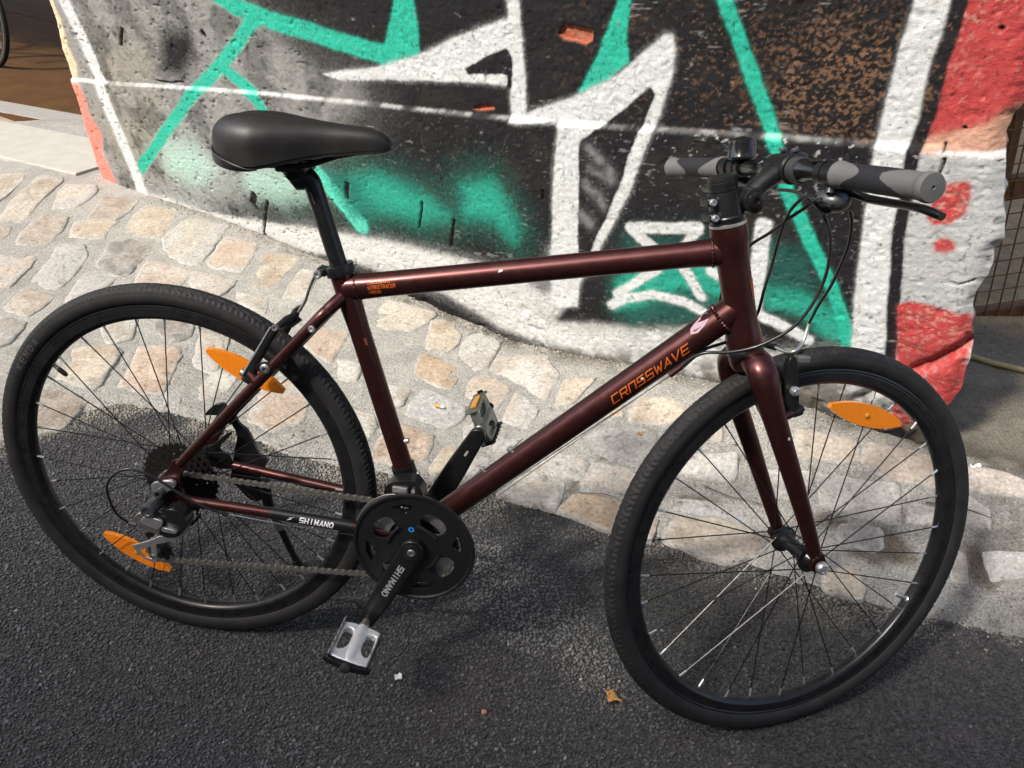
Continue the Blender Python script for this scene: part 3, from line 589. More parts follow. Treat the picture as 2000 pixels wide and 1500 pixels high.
def aggregate():
    """the stone chips of the asphalt: one mass of small domes"""
    rs = np.random.RandomState(3)
    pts = []
    # jittered hex grid, spacing grows away from the camera
    sp = 0.0068
    xs = np.arange(-0.95, 2.0, sp); ys = np.arange(-0.62, 0.72, sp * 0.87)
    X, Y = np.meshgrid(xs, ys); X[1::2] += sp / 2
    X = X + rs.uniform(-.4, .4, X.shape) * sp; Y = Y + rs.uniform(-.4, .4, Y.shape) * sp
    X = X.ravel(); Y = Y.ravel()
    keep = (Y < border_y(X) + 0.022 + 0.022 * (fbm(X * 40, Y * 40, 19) - .5)) & (rs.rand(len(X)) < 0.93)
    # leave out what lies outside the view cone
    c = np.array(CAM[0]); D = np.stack([X - c[0], Y - c[1], 0 * X - c[2]], -1)
    dz = D @ np.array(CAM[3]); px = D @ np.array(CAM[1]) / dz; py = D @ np.array(CAM[2]) / dz
    keep &= (np.abs(px) < 0.72) & (py > -0.56)
    X = X[keep]; Y = Y[keep]; n = len(X)
    big = rs.rand(n)
    R = sp * (0.38 + 0.42 * big ** 2)
    Hh = R * rs.uniform(0.30, 0.62, n)
    k = 6
    ang = np.linspace(0, 2 * np.pi, k, endpoint=False)[None] + rs.uniform(0, 6.28, (n, 1))
    rr = R[:, None] * rs.uniform(0.75, 1.2, (n, k)); asp = rs.uniform(0.65, 1.0, (n, 1)); rot = rs.uniform(0, 3.14, (n, 1))
    cx = rr * np.cos(ang); cy = rr * np.sin(ang) * asp
    ex = cx * np.cos(rot) - cy * np.sin(rot); ey = cx * np.sin(rot) + cy * np.cos(rot)
    tx = rs.uniform(-.25, .25, (n, 1)); ty = rs.uniform(-.25, .25, (n, 1))
    lay = np.zeros((n, 2 * k + 1, 3), np.float32)
    lay[:, :k, 0] = X[:, None] + ex; lay[:, :k, 1] = Y[:, None] + ey; lay[:, :k, 2] = -0.004
    lay[:, k:2 * k, 0] = X[:, None] + ex * 0.72; lay[:, k:2 * k, 1] = Y[:, None] + ey * 0.72
    lay[:, k:2 * k, 2] = Hh[:, None] * 0.75 + ex * tx + ey * ty - 0.001
    lay[:, 2 * k, 0] = X; lay[:, 2 * k, 1] = Y; lay[:, 2 * k, 2] = Hh - 0.001
    tone = 0.048 + 0.062 * rs.rand(n) ** 1.5
    tone[rs.rand(n) < 0.010] *= 2.4
    # the chips near the cobbles carry pale sand
    by = border_y(X); near = np.clip(1 - (by - Y) / 0.13, 0, 1) ** 1.3
    sand = near * sstep(.25, .5, fbm(X * 9, Y * 9, 5)) * (.35 + .9 * fbm(X * 60, Y * 60, 8)) * np.interp(X, [.55, .75], [1.0, .45])
    big_n = 0.74 + 0.4 * fbm(X * 2.2, Y * 2.2, 21) + .22 * (fbm(X * 12, Y * 12, 22) - .5)
    # soft shade painted under the front wheel, a sunlit dusty band painted beside it
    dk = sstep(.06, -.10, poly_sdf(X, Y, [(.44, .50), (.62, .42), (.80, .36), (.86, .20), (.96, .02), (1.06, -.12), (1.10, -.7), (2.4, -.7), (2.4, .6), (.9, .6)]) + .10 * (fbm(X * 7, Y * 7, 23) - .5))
    lit_band = sstep(.05, -.06, poly_sdf(X, Y, [(-.1, .60), (.15, .56), (.42, .45), (.58, .33), (.74, .17), (.86, .03), (.80, -.03), (.62, .08), (.46, .22), (.28, .36), (.0, .47)]) + .10 * (fbm(X * 9, Y * 9, 24) - .5))
    big_n = big_n * (1 - .45 * dk) * (1 + .75 * lit_band * (1 - dk))
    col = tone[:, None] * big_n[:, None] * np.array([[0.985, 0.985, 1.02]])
    sand = np.maximum(sand, lit_band * (1 - dk) * np.clip(.55 * fbm(X * 14, Y * 14, 25) - .08, 0, .20))  # the painted sunlit band takes on the same sandy colour
    sand_lit = np.clip(sand * 1.15, 0, 0.75)[:, None]
    col = col * (1 - sand_lit) + np.array([[0.33, 0.305, 0.25]]) * sand_lit
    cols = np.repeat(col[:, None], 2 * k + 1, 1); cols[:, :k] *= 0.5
    i0 = (np.arange(n) * (2 * k + 1))[:, None]
    f = []
    for a in range(k):
        b = (a + 1) % k
        f.append(i0 + np.array([[a, b, k + b]])); f.append(i0 + np.array([[a, k + b, k + a]])); f.append(i0 + np.array([[k + a, k + b, 2 * k]]))
    F = np.concatenate(f, 0)
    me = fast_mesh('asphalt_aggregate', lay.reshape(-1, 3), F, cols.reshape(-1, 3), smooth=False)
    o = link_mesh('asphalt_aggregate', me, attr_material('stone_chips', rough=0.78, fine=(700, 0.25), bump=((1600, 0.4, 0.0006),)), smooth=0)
    tag(o, 'dark grey stone chips of the asphalt road surface', 'asphalt', kind='stuff')
aggregate()

# ---- cobbled pavement: mortar bed
def pavement():
    xs = np.concatenate([np.arange(-9.0, -3.4, 0.12), np.arange(-3.4, -1.2, 0.016), np.arange(-1.2, 2.4, 0.0085), np.arange(2.4, 8, 0.15)])
    # rows run from the road border to far behind the wall
    t = np.concatenate([np.linspace(0, 1.45, 175), 1.45 + (np.linspace(0, 1, 60)[1:] ** 1.6) * 3.4])
    X = np.repeat(xs[:, None], len(t), 1); by = border_y(xs) + 0.012 * (fbm(xs * 9, xs * 0, 2) - .5) + 0.022 * (fbm(xs * 45, xs * 0 + 3, 4) - .5)
    Y = by[:, None] + t[None]
    Z = ground_h(X, Y) + 0.006
    edge = np.clip(t[None] / 0.045, 0, 1)
    a, w = wall_aw(X, Y)
    rough = 0.010 * (fbm(X * 7, Y * 7, 31) - .5) + 0.006 * (fbm(X * 38, Y * 38, 32) - .5)
    Z = Z + rough * edge - 0.016 * (1 - edge)
    n1 = fbm(X * 3, Y * 3, 41); n2 = fbm(X * 25, Y * 25, 42); n3 = vnoise(X * 230, Y * 230, 43)
    base = np.array([0.36, 0.348, 0.318])[None, None]
    col = base * (0.72 + 0.35 * n1 + 0.25 * (n2 - .5))[..., None]
    # dirt: dark joints right of the wheel, moss and soot along the wall foot
    d1 = .45 * sstep(.58, .72, fbm(X * 14 + 3, Y * 14, 51)) * sstep(1.1, 1.4, X) * sstep(1.1, .7, Y)
    d2 = sstep(.60, .72, fbm(X * 9, Y * 9 + 4, 52)) * .6
    foot = sstep(0.10, 0.0, np.abs(w - 0.0)) * sstep(-1.45, -0.8, a) * sstep(.38, .55, fbm(X * 12, Y * 12, 53))
    for d, c in ((d1, (0.10, 0.09, 0.075)), (d2 * .5, (0.17, 0.16, 0.14)), (foot * .8, (0.09, 0.08, 0.06))):
        col = col * (1 - d[..., None]) + np.array(c) * d[..., None]
    for P_ in DIRT:
        m_ = (X > min(p[0] for p in P_) - .1) & (X < max(p[0] for p in P_) + .1) & (Y > min(p[1] for p in P_) - .1) & (Y < max(p[1] for p in P_) + .1)
        k_ = sstep(.016, -.012, poly_sdf(X[m_], Y[m_], P_) + .03 * (fbm(X[m_] * 45, Y[m_] * 45, 54) - .5))[:, None] * .85
        col[m_] = col[m_] * (1 - k_) + np.array([.105, .085, .06]) * k_
    # behind the gate, right of the wall, the floor is brown-grey and gritty
    back = sstep(-.72, -.90, w) * sstep(0.05, 0.4, a)
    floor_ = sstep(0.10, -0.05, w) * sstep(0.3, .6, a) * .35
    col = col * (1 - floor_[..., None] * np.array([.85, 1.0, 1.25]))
    bc = np.array([0.40, 0.30, 0.18]) * (0.6 + 0.8 * fbm(X * 16, Y * 16, 61))[..., None]
    col = col * (1 - back[..., None]) + bc * back[..., None]
    right_tone = sstep(1.15, 1.6, X) * 0.22 * (1 - back)  # paving gets darker towards the right, except behind the gate
    col = col * (1 - right_tone[..., None])
    V = np.stack([X, Y, Z], -1).reshape(-1, 3)
    me = fast_mesh('pavement', V, grid_faces(len(xs), len(t)), col.reshape(-1, 3))
    o = link_mesh('pavement', me, attr_material('mortar', rough=0.95, fine=(210, 0.75), blotch=(70, .30), bump=((110, 0.6, 0.008), (300, 0.9, 0.005))), smooth=180)
    tag(o, kind='structure')
    return o
pave = pavement()

STONE_COL = {'beige': (0.41, 0.37, 0.30), 'sand': (0.42, 0.355, 0.27), 'orange': (0.41, 0.305, 0.225), 'ochre': (0.42, 0.30, 0.19), 'brown': (0.30, 0.25, 0.20),
             'warm': (0.38, 0.33, 0.28), 'grey': (0.34, 0.33, 0.31), 'dark': (0.24, 0.225, 0.21), 'pale': (0.44, 0.42, 0.38), 'slate': (0.29, 0.295, 0.30)}
stone_mat = attr_material('cobble_stone', rough=0.85, fine=(110, 0.42), blotch=(38, .45), bump=((55, 0.5, 0.010), (300, 0.6, 0.003)))

def cobble(idx, tone, poly):
    rs = np.random.RandomState(100 + idx)
    P = np.array(smooth_poly(poly, 6)); c = P.mean(0)
    # rough chipped outline, corners a little rounded, not ballooned
    Q = []
    raw = []
    m = len(poly)
    for i in range(m):
        for k in range(6):
            t = k / 6; raw.append((poly[i][0] * (1 - t) + poly[(i + 1) % m][0] * t, poly[i][1] * (1 - t) + poly[(i + 1) % m][1] * t))
    raw = np.array(raw); P = 0.35 * P + 0.65 * raw
    n = len(P)
    d = P - c; size = np.sqrt((d ** 2).sum(1)).mean()
    jit = 1 + 0.16 * (fbm(P[:, 0] * 38, P[:, 1] * 38, idx) - .5) + 0.10 * (fbm(P[:, 0] * 110, P[:, 1] * 110, idx + 3, 2) - .5)
    P = c + d * jit[:, None] * (1.03 + .005 / size)
    rings = [(1.06, -0.010), (1.035, -0.0012), (0.995, 0.0012), (0.95, 0.0026), (0.85, 0.0036), (0.70, 0.0042), (0.48, 0.0046), (0.24, 0.0048)]
    V = []; col = []
    base = (np.array(STONE_COL[tone]) * .70 + np.array((0.36, 0.345, 0.315)) * .30) * rs.uniform(0.92, 1.08)
    alt = base * np.array([1.0, 0.93, 0.86]) * rs.uniform(0.7, 0.9) if rs.rand() < .6 else np.array((0.36, 0.35, 0.33))
    tilt = rs.uniform(-.02, .02, 2); lift = rs.uniform(-0.001, 0.003)
    for r, h in rings + [(0, 0.0048)]:
        Pr = c + (P - c) * r if r > 0 else c[None]
        z = ground_h(Pr[:, 0], Pr[:, 1]) + 0.006 + h + lift + (Pr - c) @ tilt
        if r < 1.0: z = z + 0.009 * (fbm(Pr[:, 0] * 22, Pr[:, 1] * 22, idx + 9) - .5) * min(1, (1 - r) * 8) 
        V.append(np.c_[Pr, z])
        mixn = sstep(.45, .62, fbm(Pr[:, 0] * 13, Pr[:, 1] * 13, idx + 20))[:, None] * 0.8
        cc = base * (1 - mixn) + alt * mixn
        cc = cc * (0.88 + 0.24 * fbm(Pr[:, 0] * 20, Pr[:, 1] * 20, idx + 31))[:, None]
        e = sstep(.80, 1.02, r) * 0.85
        cc = cc * (1 - e) + np.array((0.36, 0.348, 0.318)) * e * (0.7 + .5 * fbm(Pr[:, 0] * 60, Pr[:, 1] * 60, 77))[:, None]
        if tone == 'dark':
            k = sstep(.45, .65, fbm(Pr[:, 0] * 30, Pr[:, 1] * 30, idx + 40))[:, None] * .4
            cc = cc * (1 - k) + 0.06 * k
        col.append(cc)
    nr = len(rings)
    F = []
    for i in range(nr - 1):
        for k in range(n):
            m2 = (k + 1) % n
            F.append((i * n + k, i * n + m2, (i + 1) * n + m2, (i + 1) * n + k))
    V = np.concatenate(V); col = np.concatenate(col)
    tri = [(*f[:3],) for f in F] + [(f[0], f[2], f[3]) for f in F] + [((nr - 1) * n + k, (nr - 1) * n + (k + 1) % n, nr * n) for k in range(n)]
    me = fast_mesh('cobble', V, np.array(tri), col)
    link_mesh('cobble', me, stone_mat, pave, smooth=60)
for i, (tone, poly) in enumerate(STONES):
    cobble(i, tone, poly)

# ---- the graffiti wall
PCOL = {'black': (0.011, 0.011, 0.0125), 'grey': (0.255, 0.255, 0.25), 'tan': (0.27, 0.255, 0.22), 'white': (0.59, 0.61, 0.615), 'white2': (0.52, 0.53, 0.53), 'plaster': (0.43, 0.44, 0.445),
        'teal': (0.022, 0.40, 0.285), 'teal2': (0.10, 0.60, 0.46), 'tealdk': (0.012, 0.16, 0.12), 'dkteal': (0.014, 0.075, 0.062), 'haze': (0.40, 0.62, 0.54), 'red': (0.42, 0.055, 0.055),
        'peach': (0.56, 0.32, 0.23), 'cream': (0.66, 0.53, 0.36), 'pale': (0.68, 0.66, 0.62), 'pink': (0.72, 0.22, 0.17), 'brick': (0.40, 0.11, 0.055), 'dkgrey': (0.16, 0.165, 0.17), 'crack': (0.012, 0.011, 0.010), 'foot': (0.57, 0.575, 0.565)}

def seam_v(u):
    return SEAM + 0.004 * np.sin(u * 3.1) - 0.006 * np.exp(-((u + 0.2) / .5) ** 2)

def end_u(tab, v):
    t = np.array(sorted([(p[1], p[0]) for p in tab]))
    return np.interp(v, t[:, 0], t[:, 1])

def build_wall():
    us = [-3.6]
    while us[-1] < 0.84:
        u = us[-1]; us.append(u + 0.0030 + 0.0021 * max(0, -u) * 0.75)
    us = np.array(us); tu = (us - us[0]) / (us[-1] - us[0])
    vs = np.concatenate([np.arange(-0.14, 1.22, 0.0031), np.linspace(1.225, 2.9, 40)])
    TU, VV = np.meshgrid(tu, vs, indexing='ij')
    uL = end_u(LEFT_END, vs) + 0.012 * (fbm(vs * 14, vs * 0, 3) - .5)
    uR = end_u(RIGHT_END, vs) + 0.024 * (fbm(vs * 15, vs * 0 + 9, 4, 3) - .5)
    # columns keep their own u except close to the two ends
    UU = np.repeat(us[:, None], len(vs), 1)
    UU = np.clip(UU, uL[None], uR[None])
    # spread clipped columns so that the edge stays clean
    w = 1e-5 * np.arange(len(us))[:, None]
    UU = UU + w * (np.repeat(us[:, None], len(vs), 1) != UU)
    # ---- colour
    base = np.array(PCOL['black'])
    col = np.zeros(UU.shape + (3,)) + base
    wx = 0.0035 * (fbm(UU * 55, VV * 55, 11, 3) - .5) + 0.008 * (fbm(UU * 12, VV * 12, 12, 2) - .5)
    wy = 0.0035 * (fbm(UU * 55 + 40, VV * 55, 13, 3) - .5) + 0.008 * (fbm(UU * 12 + 40, VV * 12, 14, 2) - .5)
    PU = UU + wx; PV = VV + wy
    grain = fbm(UU * 150, VV * 150, 15, 3) - .5
    grain2 = vnoise(UU * 330, VV * 330, 16) - .5
    # black is uneven: brownish undercoat shows
    und = sstep(.50, .72, fbm(UU * 10, VV * 10, 17))
    col += und[..., None] * np.array([0.007, 0.005, 0.003])
    holes = np.zeros(UU.shape)
    for op in PAINT:
        c = np.array(PCOL[op[1]]); soft = max(op[2], 0.0022); L = np.array(op[3])
        pad = soft * 2.2 + (op[4] if op[0] == 's' else 0) + .02
        lo = L.min(0) - pad; hi = L.max(0) + pad
        m = (UU > lo[0]) & (UU < hi[0]) & (VV > lo[1]) & (VV < hi[1])
        if not m.any(): continue
        pu = PU[m]; pv = PV[m]
        if op[0] == 'p': d = poly_sdf(pu, pv, op[3])
        else:
            d = np.full(pu.shape, 9.0)
            for a, b in zip(op[3][:-1], op[3][1:]): d = np.minimum(d, seg_dist(pu, pv, a, b))
            d = d - op[4]
        d = d + grain[m] * soft * 0.55 + grain2[m] * soft * 0.25
        k = 1 - sstep(-soft * 0.6, soft, d)
        # overspray mist
        k = np.maximum(k, 0.20 * (1 - sstep(0, soft * 1.9, d + grain2[m] * soft)))
        worn = sstep(.73, .82, fbm(UU[m] * 110, VV[m] * 90, 18, 3)) * .55
        if op[1] in ('brick', 'crack'): worn = worn * 0; holes[m] = np.maximum(holes[m], k)
        k = k * (1 - worn * (1 if op[1] in ('red', 'white', 'plaster', 'teal', 'pink', 'foot') else .3))
        if op[2] > .018 and op[1] in ('teal', 'haze'): k = k * .72
        cc = c[None] * (1 + 0.22 * grain[m] + 0.12 * grain2[m])[:, None]
        col[m] = col[m] * (1 - k[:, None]) + cc * k[:, None]
    # the old grey plaster: mottled, sooty
    a_grey = sstep(-0.75, -1.35, UU - 0.35 * (VV - .5)) * ((col.max(-1) - col.min(-1)) < .055) * (col.mean(-1) > .07) * (col.mean(-1) < .36)
    soot = (sstep(.50, .70, fbm(UU * 7, VV * 7, 22)) * .6 + .30 * sstep(.50, .70, fbm(UU * 38, VV * 45, 27, 3))) * a_grey
    col = col * (1 - soot[..., None] * .75)
    # lit top edge of the plinth, painted as a white ridge line
    sv = seam_v(UU)
    lit_ridge = np.exp(-((VV - sv - 0.001 + grain * .006) / 0.0042) ** 2) * sstep(.28, .5, fbm(UU * 14, VV * 3, 23)) * sstep(1.2, .55, UU - 0 * VV)
    lit_ridge *= np.interp(UU, [-1.8, -1.1, -.3, .4, .55], [1.0, .55, .38, .35, .0]) * (0.35 + .65 * sstep(.35, .6, fbm(UU * 30, VV * 10, 25)))
    col = col * (1 - .9 * lit_ridge[..., None]) + np.array([.62, .63, .62]) * .9 * lit_ridge[..., None]
    # chipped specks of pale plaster on the black plinth
    dark = (col.sum(-1) < .22)
    sp = (sstep(.73, .80, fbm(UU * 95, VV * 120, 24, 3)) * .8) * (VV < sv) * dark
    sp *= 0.16 + 0.9 * sstep(0.26, 0.02, sv - VV) * sstep(-0.2, 0.3, UU)
    sp = np.clip(sp, 0, 1)
    col = col * (1 - sp[..., None]) + np.array([.40, .40, .39]) * sp[..., None]
    # scratches
    scr = sstep(.035, .0, np.abs(fbm(UU * 8, VV * 60, 28, 2) - .5)) * sstep(.66, .74, fbm(UU * 20, VV * 20, 29)) * dark * .5
    col = col * (1 - scr[..., None]) + np.array([.33, .33, .33]) * scr[..., None]
    # ochre undercoat showing through the black above the seam
    d = poly_sdf(PU, PV, OCHRE); m = sstep(.10, -.10, d) * (VV > sv) * dark
    o1 = m * sstep(.52, .68, fbm(UU * 140, VV * 190, 30, 3) + .10 * (fbm(UU * 9, VV * 9, 35) - .5) * 2)
    o1 += .5 * sstep(.66, .74, fbm(UU * 110, VV * 150, 36, 3)) * (VV > sv) * dark * sstep(-0.5, 0.4, UU)
    d = poly_sdf(PU, PV, STAIN); o1 += .6 * sstep(.03, -.03, d) * sstep(.4, .6, fbm(UU * 40, VV * 40, 37)) * dark
    o1 = np.clip(o1 * .8, 0, .62) * (.55 + .8 * fbm(UU * 22, VV * 22, 34))
    oc = np.array([.27, .145, .08]) * (.7 + .6 * fbm(UU * 130, VV * 130, 38))[..., None]
    col = col * (1 - o1[..., None]) + oc * o1[..., None]
    # black above the seam flakes off white/red paint too
    isred = (col[..., 0] > .3) & (col[..., 1] < .15)
    fl = sstep(.735, .78, fbm(UU * 120, VV * 120, 39, 3)) * (col.sum(-1) > .48) * np.where(VV > sv, .32, .16)
    fl = np.maximum(fl, .55 * isred * sstep(.56, .68, fbm(UU * 105, VV * 150, 46, 3)) * sstep(.3, .6, fbm(UU * 8, VV * 8, 47)))
    fc = np.where((UU > 0.5)[..., None], np.array([.55, .36, .28]), np.array([.30, .26, .23]))
    col = col * (1 - fl[..., None]) + fc * fl[..., None]
    # dirt near the foot
    gr = sstep(.42, .70, fbm(UU * 11, VV * 16, 45)) * sstep(.40, .05, VV) * sstep(-1.9, -.9, UU) * (col.min(-1) > .3) * .5
    col = col * (1 - gr[..., None]) + np.array([.22, .215, .20]) * gr[..., None]
    vfoot = np.interp(UU, np.array(BASE)[:, 0], np.array(BASE)[:, 1])
    ft = sstep(.07, .0, VV - vfoot - .02) * sstep(.40, .62, fbm(UU * 25, VV * 25, 44)) * sstep(-1.35, -.8, UU) * .8
    col = col * (1 - ft[..., None]) + np.array([.10, .085, .065]) * ft[..., None]
    # ---- relief: out of the wall is -WN
    pl = sstep(0.007, -0.007, VV - sv + .004 * grain)
    D = 0.014 * (pl - 1)
    D += 0.008 * (fbm(UU * 5, VV * 5, 61) - .5) + 0.0024 * (fbm(UU * 30, VV * 30, 62, 3) - .5) + 0.0022 * (fbm(UU * 125, VV * 125, 63, 2) - .5)
    lump = np.where(VV > sv, 1.0, .8) * 0.0014 * (fbm(UU * 60, VV * 75, 64, 3) - .5)
    D += lump
    pit = sstep(.70, .80, fbm(UU * 48, VV * 48, 65, 3)) * (0.35 + .65 * sstep(-.9, -1.5, UU))
    D -= 0.005 * pit
    # the foot of the plinth is broken and rounded
    big = sstep(.55, .75, fbm(UU * 9, VV * 9, 66)) * sstep(.30, .02, VV - vfoot)
    D -= .014 * big
    D += .007 * sstep(.12, -.02, VV - vfoot) * fbm(UU * 11, VV * 6, 67)
    D -= .008 * holes
    # broken fold in the low right corner
    fold = np.exp(-(((UU - 0.70) * .72 - (VV - 0.33) * .69) / .012) ** 2) * sstep(.03, .06, .25 - np.hypot(UU - .70, VV - .33))
    D -= .022 * fold
    # round the two ends back
    uRs = end_u(RIGHT_END, vs)[None] + .012 * (fbm(UU * 30, VV * 30, 68) - .5); r_end = np.clip((uRs + .004 - UU) / 0.030, 0, 1); D -= 0.018 * (1 - np.sqrt(1 - (1 - r_end) ** 2 * .98)) * 1.0
    l_end = np.clip((UU - uL[None]) / 0.06, 0, 1); D -= 0.03 * (1 - l_end) ** 2
    Pw = WO + UU[..., None] * WS + VV[..., None] * WG - D[..., None] * WN
    # drop duplicated clipped columns: keep the shape as a full grid, add the two reveals
    def reveal(i, sgn):
        out = []; oc = []
        for dd in (0.012, 0.03, 0.05, 0.075, 0.1, 0.13, 0.17, 0.22, 0.3, 0.42):
            q = Pw[i] + WN * dd + WS * (sgn * (-0.32 * dd + 0.02 * (fbm(VV[i] * 26, VV[i] * 0 + dd * 60, 71)[:, None] - .5)))
            out.append(q); k = .55 + .5 * fbm(VV[i] * 30, VV[i] * 0 + dd * 40, 72)[:, None]
            oc.append(np.where((VV[i] > .2)[:, None], col[i] * .6 + np.array([.42, .40, .36]) * .4 * k, np.array([.35, .33, .29]) * k))
        return out, oc
    rp, rc = reveal(-1, 1); lp, lc = reveal(0, -1)
    ALL = np.concatenate([np.stack(lp[::-1]), Pw, np.stack(rp)]); AC = np.concatenate([np.stack(lc[::-1]), col, np.stack(rc)])
    nu, nv = ALL.shape[:2]
    F = grid_faces(nu, nv)
    VV3 = ALL.reshape(-1, 3)
    e = np.linalg.norm(VV3[F[:, 0]] - VV3[F[:, 1]], axis=1) + np.linalg.norm(VV3[F[:, 2]] - VV3[F[:, 3]], axis=1)
    F = F[e > 2e-4]
    me = fast_mesh('graffiti_wall', VV3, F, np.clip(AC, .004, .9).reshape(-1, 3))
    o = link_mesh('graffiti_wall', me, attr_material('painted_plaster', rough=0.72, fine=(350, 0.16), bump=((240, 0.4, 0.004), (560, 0.6, 0.0025)), spec=0.2), smooth=180)
    tag(o, 'rough plaster wall sprayed with black, white, teal and red graffiti', 'wall')
build_wall()

# ---- building around it: what the openings show, and an unseen ceiling
M['garage_floor'] = material('rusty_boards', (0.085, 0.042, 0.014), 0.9, 0, spec=0.1, noise=(6, 0.8, (0.05, 0.025, 0.012)), bump=(80, 0.3, 0.003))
def wpt(u, dn, z=None, v=0):
    p = WO + WS * u + WN * dn + WG * v
    return Vector((p[0], p[1], p[2] if z is None else z))

# garage floor boards behind the left opening
def boards():
    fl = empty('garage_floor', loc=(0, 0, 0)); tag(fl, kind='structure')
    o2 = Vector((-2.99, 3.37, 0)); dv = Vector((T0[0], T0[1], 0)); iv = Vector((NH[0], NH[1], 0))
    for k in range(40):
        a = 0.012 + k * 0.42; mbb = MB()
        c = o2 + iv * (a + .205); w = Matrix(((dv.x, iv.x, 0), (dv.y, iv.y, 0), (0, 0, 1)))
        V, F = box((c.x - 4.6 * dv.x, c.y - 4.6 * dv.y, -0.010 + 0.002 * (k % 2)), 14.0, 0.412, 0.05, w)
        mbb.add(V, F); mbb.obj('floor_board', M['garage_floor'], fl, smooth=0, bevel=0.004)
boards()

M['slab'] = material('pale_stone_slab', (0.39, 0.375, 0.335), 0.88, 0, noise=(14, 0.6, (0.30, 0.285, 0.25)), bump=(160, 0.4, 0.004))
M['tile'] = material('brown_tile', (0.33, 0.25, 0.19), 0.6, 0, noise=(20, 0.5, (0.24, 0.19, 0.16)), bump=(200, 0.2, 0.002))
M['greystone'] = material('grey_sill_stone', (0.27, 0.26, 0.24), 0.75, 0, noise=(25, 0.5, (0.20, 0.18, 0.16)), bump=(200, 0.3, 0.002))
M['interior'] = material('dark_interior', (0.09, 0.075, 0.06), 0.9, 0, noise=(5, 0.5, (0.05, 0.04, 0.035)))
M['plain_plaster'] = material('weathered_plaster', (0.34, 0.32, 0.29), 0.9, 0, noise=(4, 0.6, (0.2, 0.19, 0.17)), bump=(60, 0.5, 0.01))

def line_block(p0, p1, depth_in, depth_out, z0, z1, name, mat_, parent=None, ragged=0.0, n=40, seed=1):
    """block along a ground line p0-p1, from depth_out in front to depth_in behind"""
    p0 = Vector((*p0, 0)); p1 = Vector((*p1, 0)); d = (p1 - p0); ln = d.length; d.normalize(); nn = Vector((-d.y, d.x, 0))
    V = []; rs = random.Random(seed)
    for i in range(n + 1):
        c = p0 + d * (ln * i / n); j = rs.uniform(-ragged, ragged); jz = rs.uniform(-ragged, ragged) * .3
        for q, z in ((-depth_out + j, z0), (-depth_out + j, z1 - .006 + jz), (-depth_out + .006 + j, z1 + jz), (depth_in, z1 + jz * .3), (depth_in, z0)):
            V.append(c + nn * q + Vector((0, 0, z)))
    F = []
    for i in range(n):
        for k in range(5):
            a = i * 5 + k; b = i * 5 + (k + 1) % 5
            F.append((a, b, b + 5, a + 5))
    F.append((0, 1, 2, 3, 4)); F.append(tuple(n * 5 + k for k in (4, 3, 2, 1, 0)))
    return mesh_obj(name, V, F, mat_, parent, smooth=35)

thr = empty('threshold', loc=(-2.6, 3.2, 0)); tag(thr, kind='structure')
def off(o, x=-2.6, y=3.2): o.location = (-x, -y, 0); return o
# back to front: grey sill, brown tiles, thin metal strip, broad pale slab
off(line_block((-4.6, 3.99), (-2.30, 3.39), .08, .12, -.05, .018, 'sill_stone', M['greystone'], thr, .003))
for k in range(8):
    t0 = k / 8; t1 = (k + .97) / 8; a = Vector((-4.4, 3.75)); b = Vector((-2.10, 3.12))
    off(line_block(tuple(a.lerp(b, t0)), tuple(a.lerp(b, t1)), .07, .06, -.05, .012, 'tile', M['tile'], thr, .001, 3, k))
off(line_block((-4.4, 3.665), (-2.10, 3.035), .012, .012, -.05, .020, 'metal_strip', M['silver'], thr, 0, 4))
off(line_block((-4.4, 3.59), (-1.78, 2.87), .06, .42, -.06, .030, 'slab', M['slab'], thr, .012, 50, 9))

# garage shell above and behind
shell = empty('garage_interior', loc=(-4, 6, 0)); tag(shell, kind='structure')
def wall_slab(name, u0, u1, d0, d1, v0, v1, m, parent=None):
    V = []
    for u in (u0, u1):
        for dn in (d0, d1):
            for v in (v0, v1):
                p = WO + WS * u + WG * v; V.append(Vector(p) + Vector((NH[0], NH[1], 0)) * dn)
    F = [(0, 1, 3, 2), (4, 6, 7, 5), (0, 4, 5, 1), (2, 3, 7, 6), (0, 2, 6, 4), (1, 5, 7, 3)]
    o = mesh_obj(name, V, F, m, None, smooth=0)
    if parent: o.parent = parent; o.matrix_parent_inverse = Matrix.Translation(-Vector(parent.location))
    return o
wall_slab('back_wall', -22, 0.1, 17.0, 17.2, -2.0, 3.6, M['interior'], shell)
wall_slab('shade_ceiling', -16, 0.1, 0.45, 2.6, 2.75, 2.9, M['interior'], shell)  # unseen ceiling, added to keep the garage floor in shade
wall_slab('side_wall', -0.1, 0.1, 0.5, 4.6, -1.0, 2.75, M['interior'], shell)
wall_slab('side_wall', -16.1, -15.9, 0.0, 4.6, -1.0, 2.75, M['interior'], shell)
upper = wall_slab('upper_facade', -16.0, 6.0, 0.02, 0.45, 2.904, 6.0, M['plain_plaster'])
tag(upper, 'weathered plaster storey above the graffiti wall', 'facade')
jamb = wall_slab('neighbour_wall', -16.0, -12.0, 0.02, 0.45, -1.0, 2.90, M['plain_plaster'])
tag(jamb, 'plaster pier on the far left of the garage opening', 'wall')
M['yard'] = material('old_rubble_wall', (0.36, 0.28, 0.18), 0.9, 0, noise=(9, 0.7, (0.2, 0.16, 0.11)), bump=(40, 0.6, 0.02))
yard = wall_slab('yard_wall', 0.8, 9.5, 7.4, 7.6, -1.0, 2.6, M['yard'])
tag(yard, 'brown wall closing the yard behind the wire gate', 'wall')

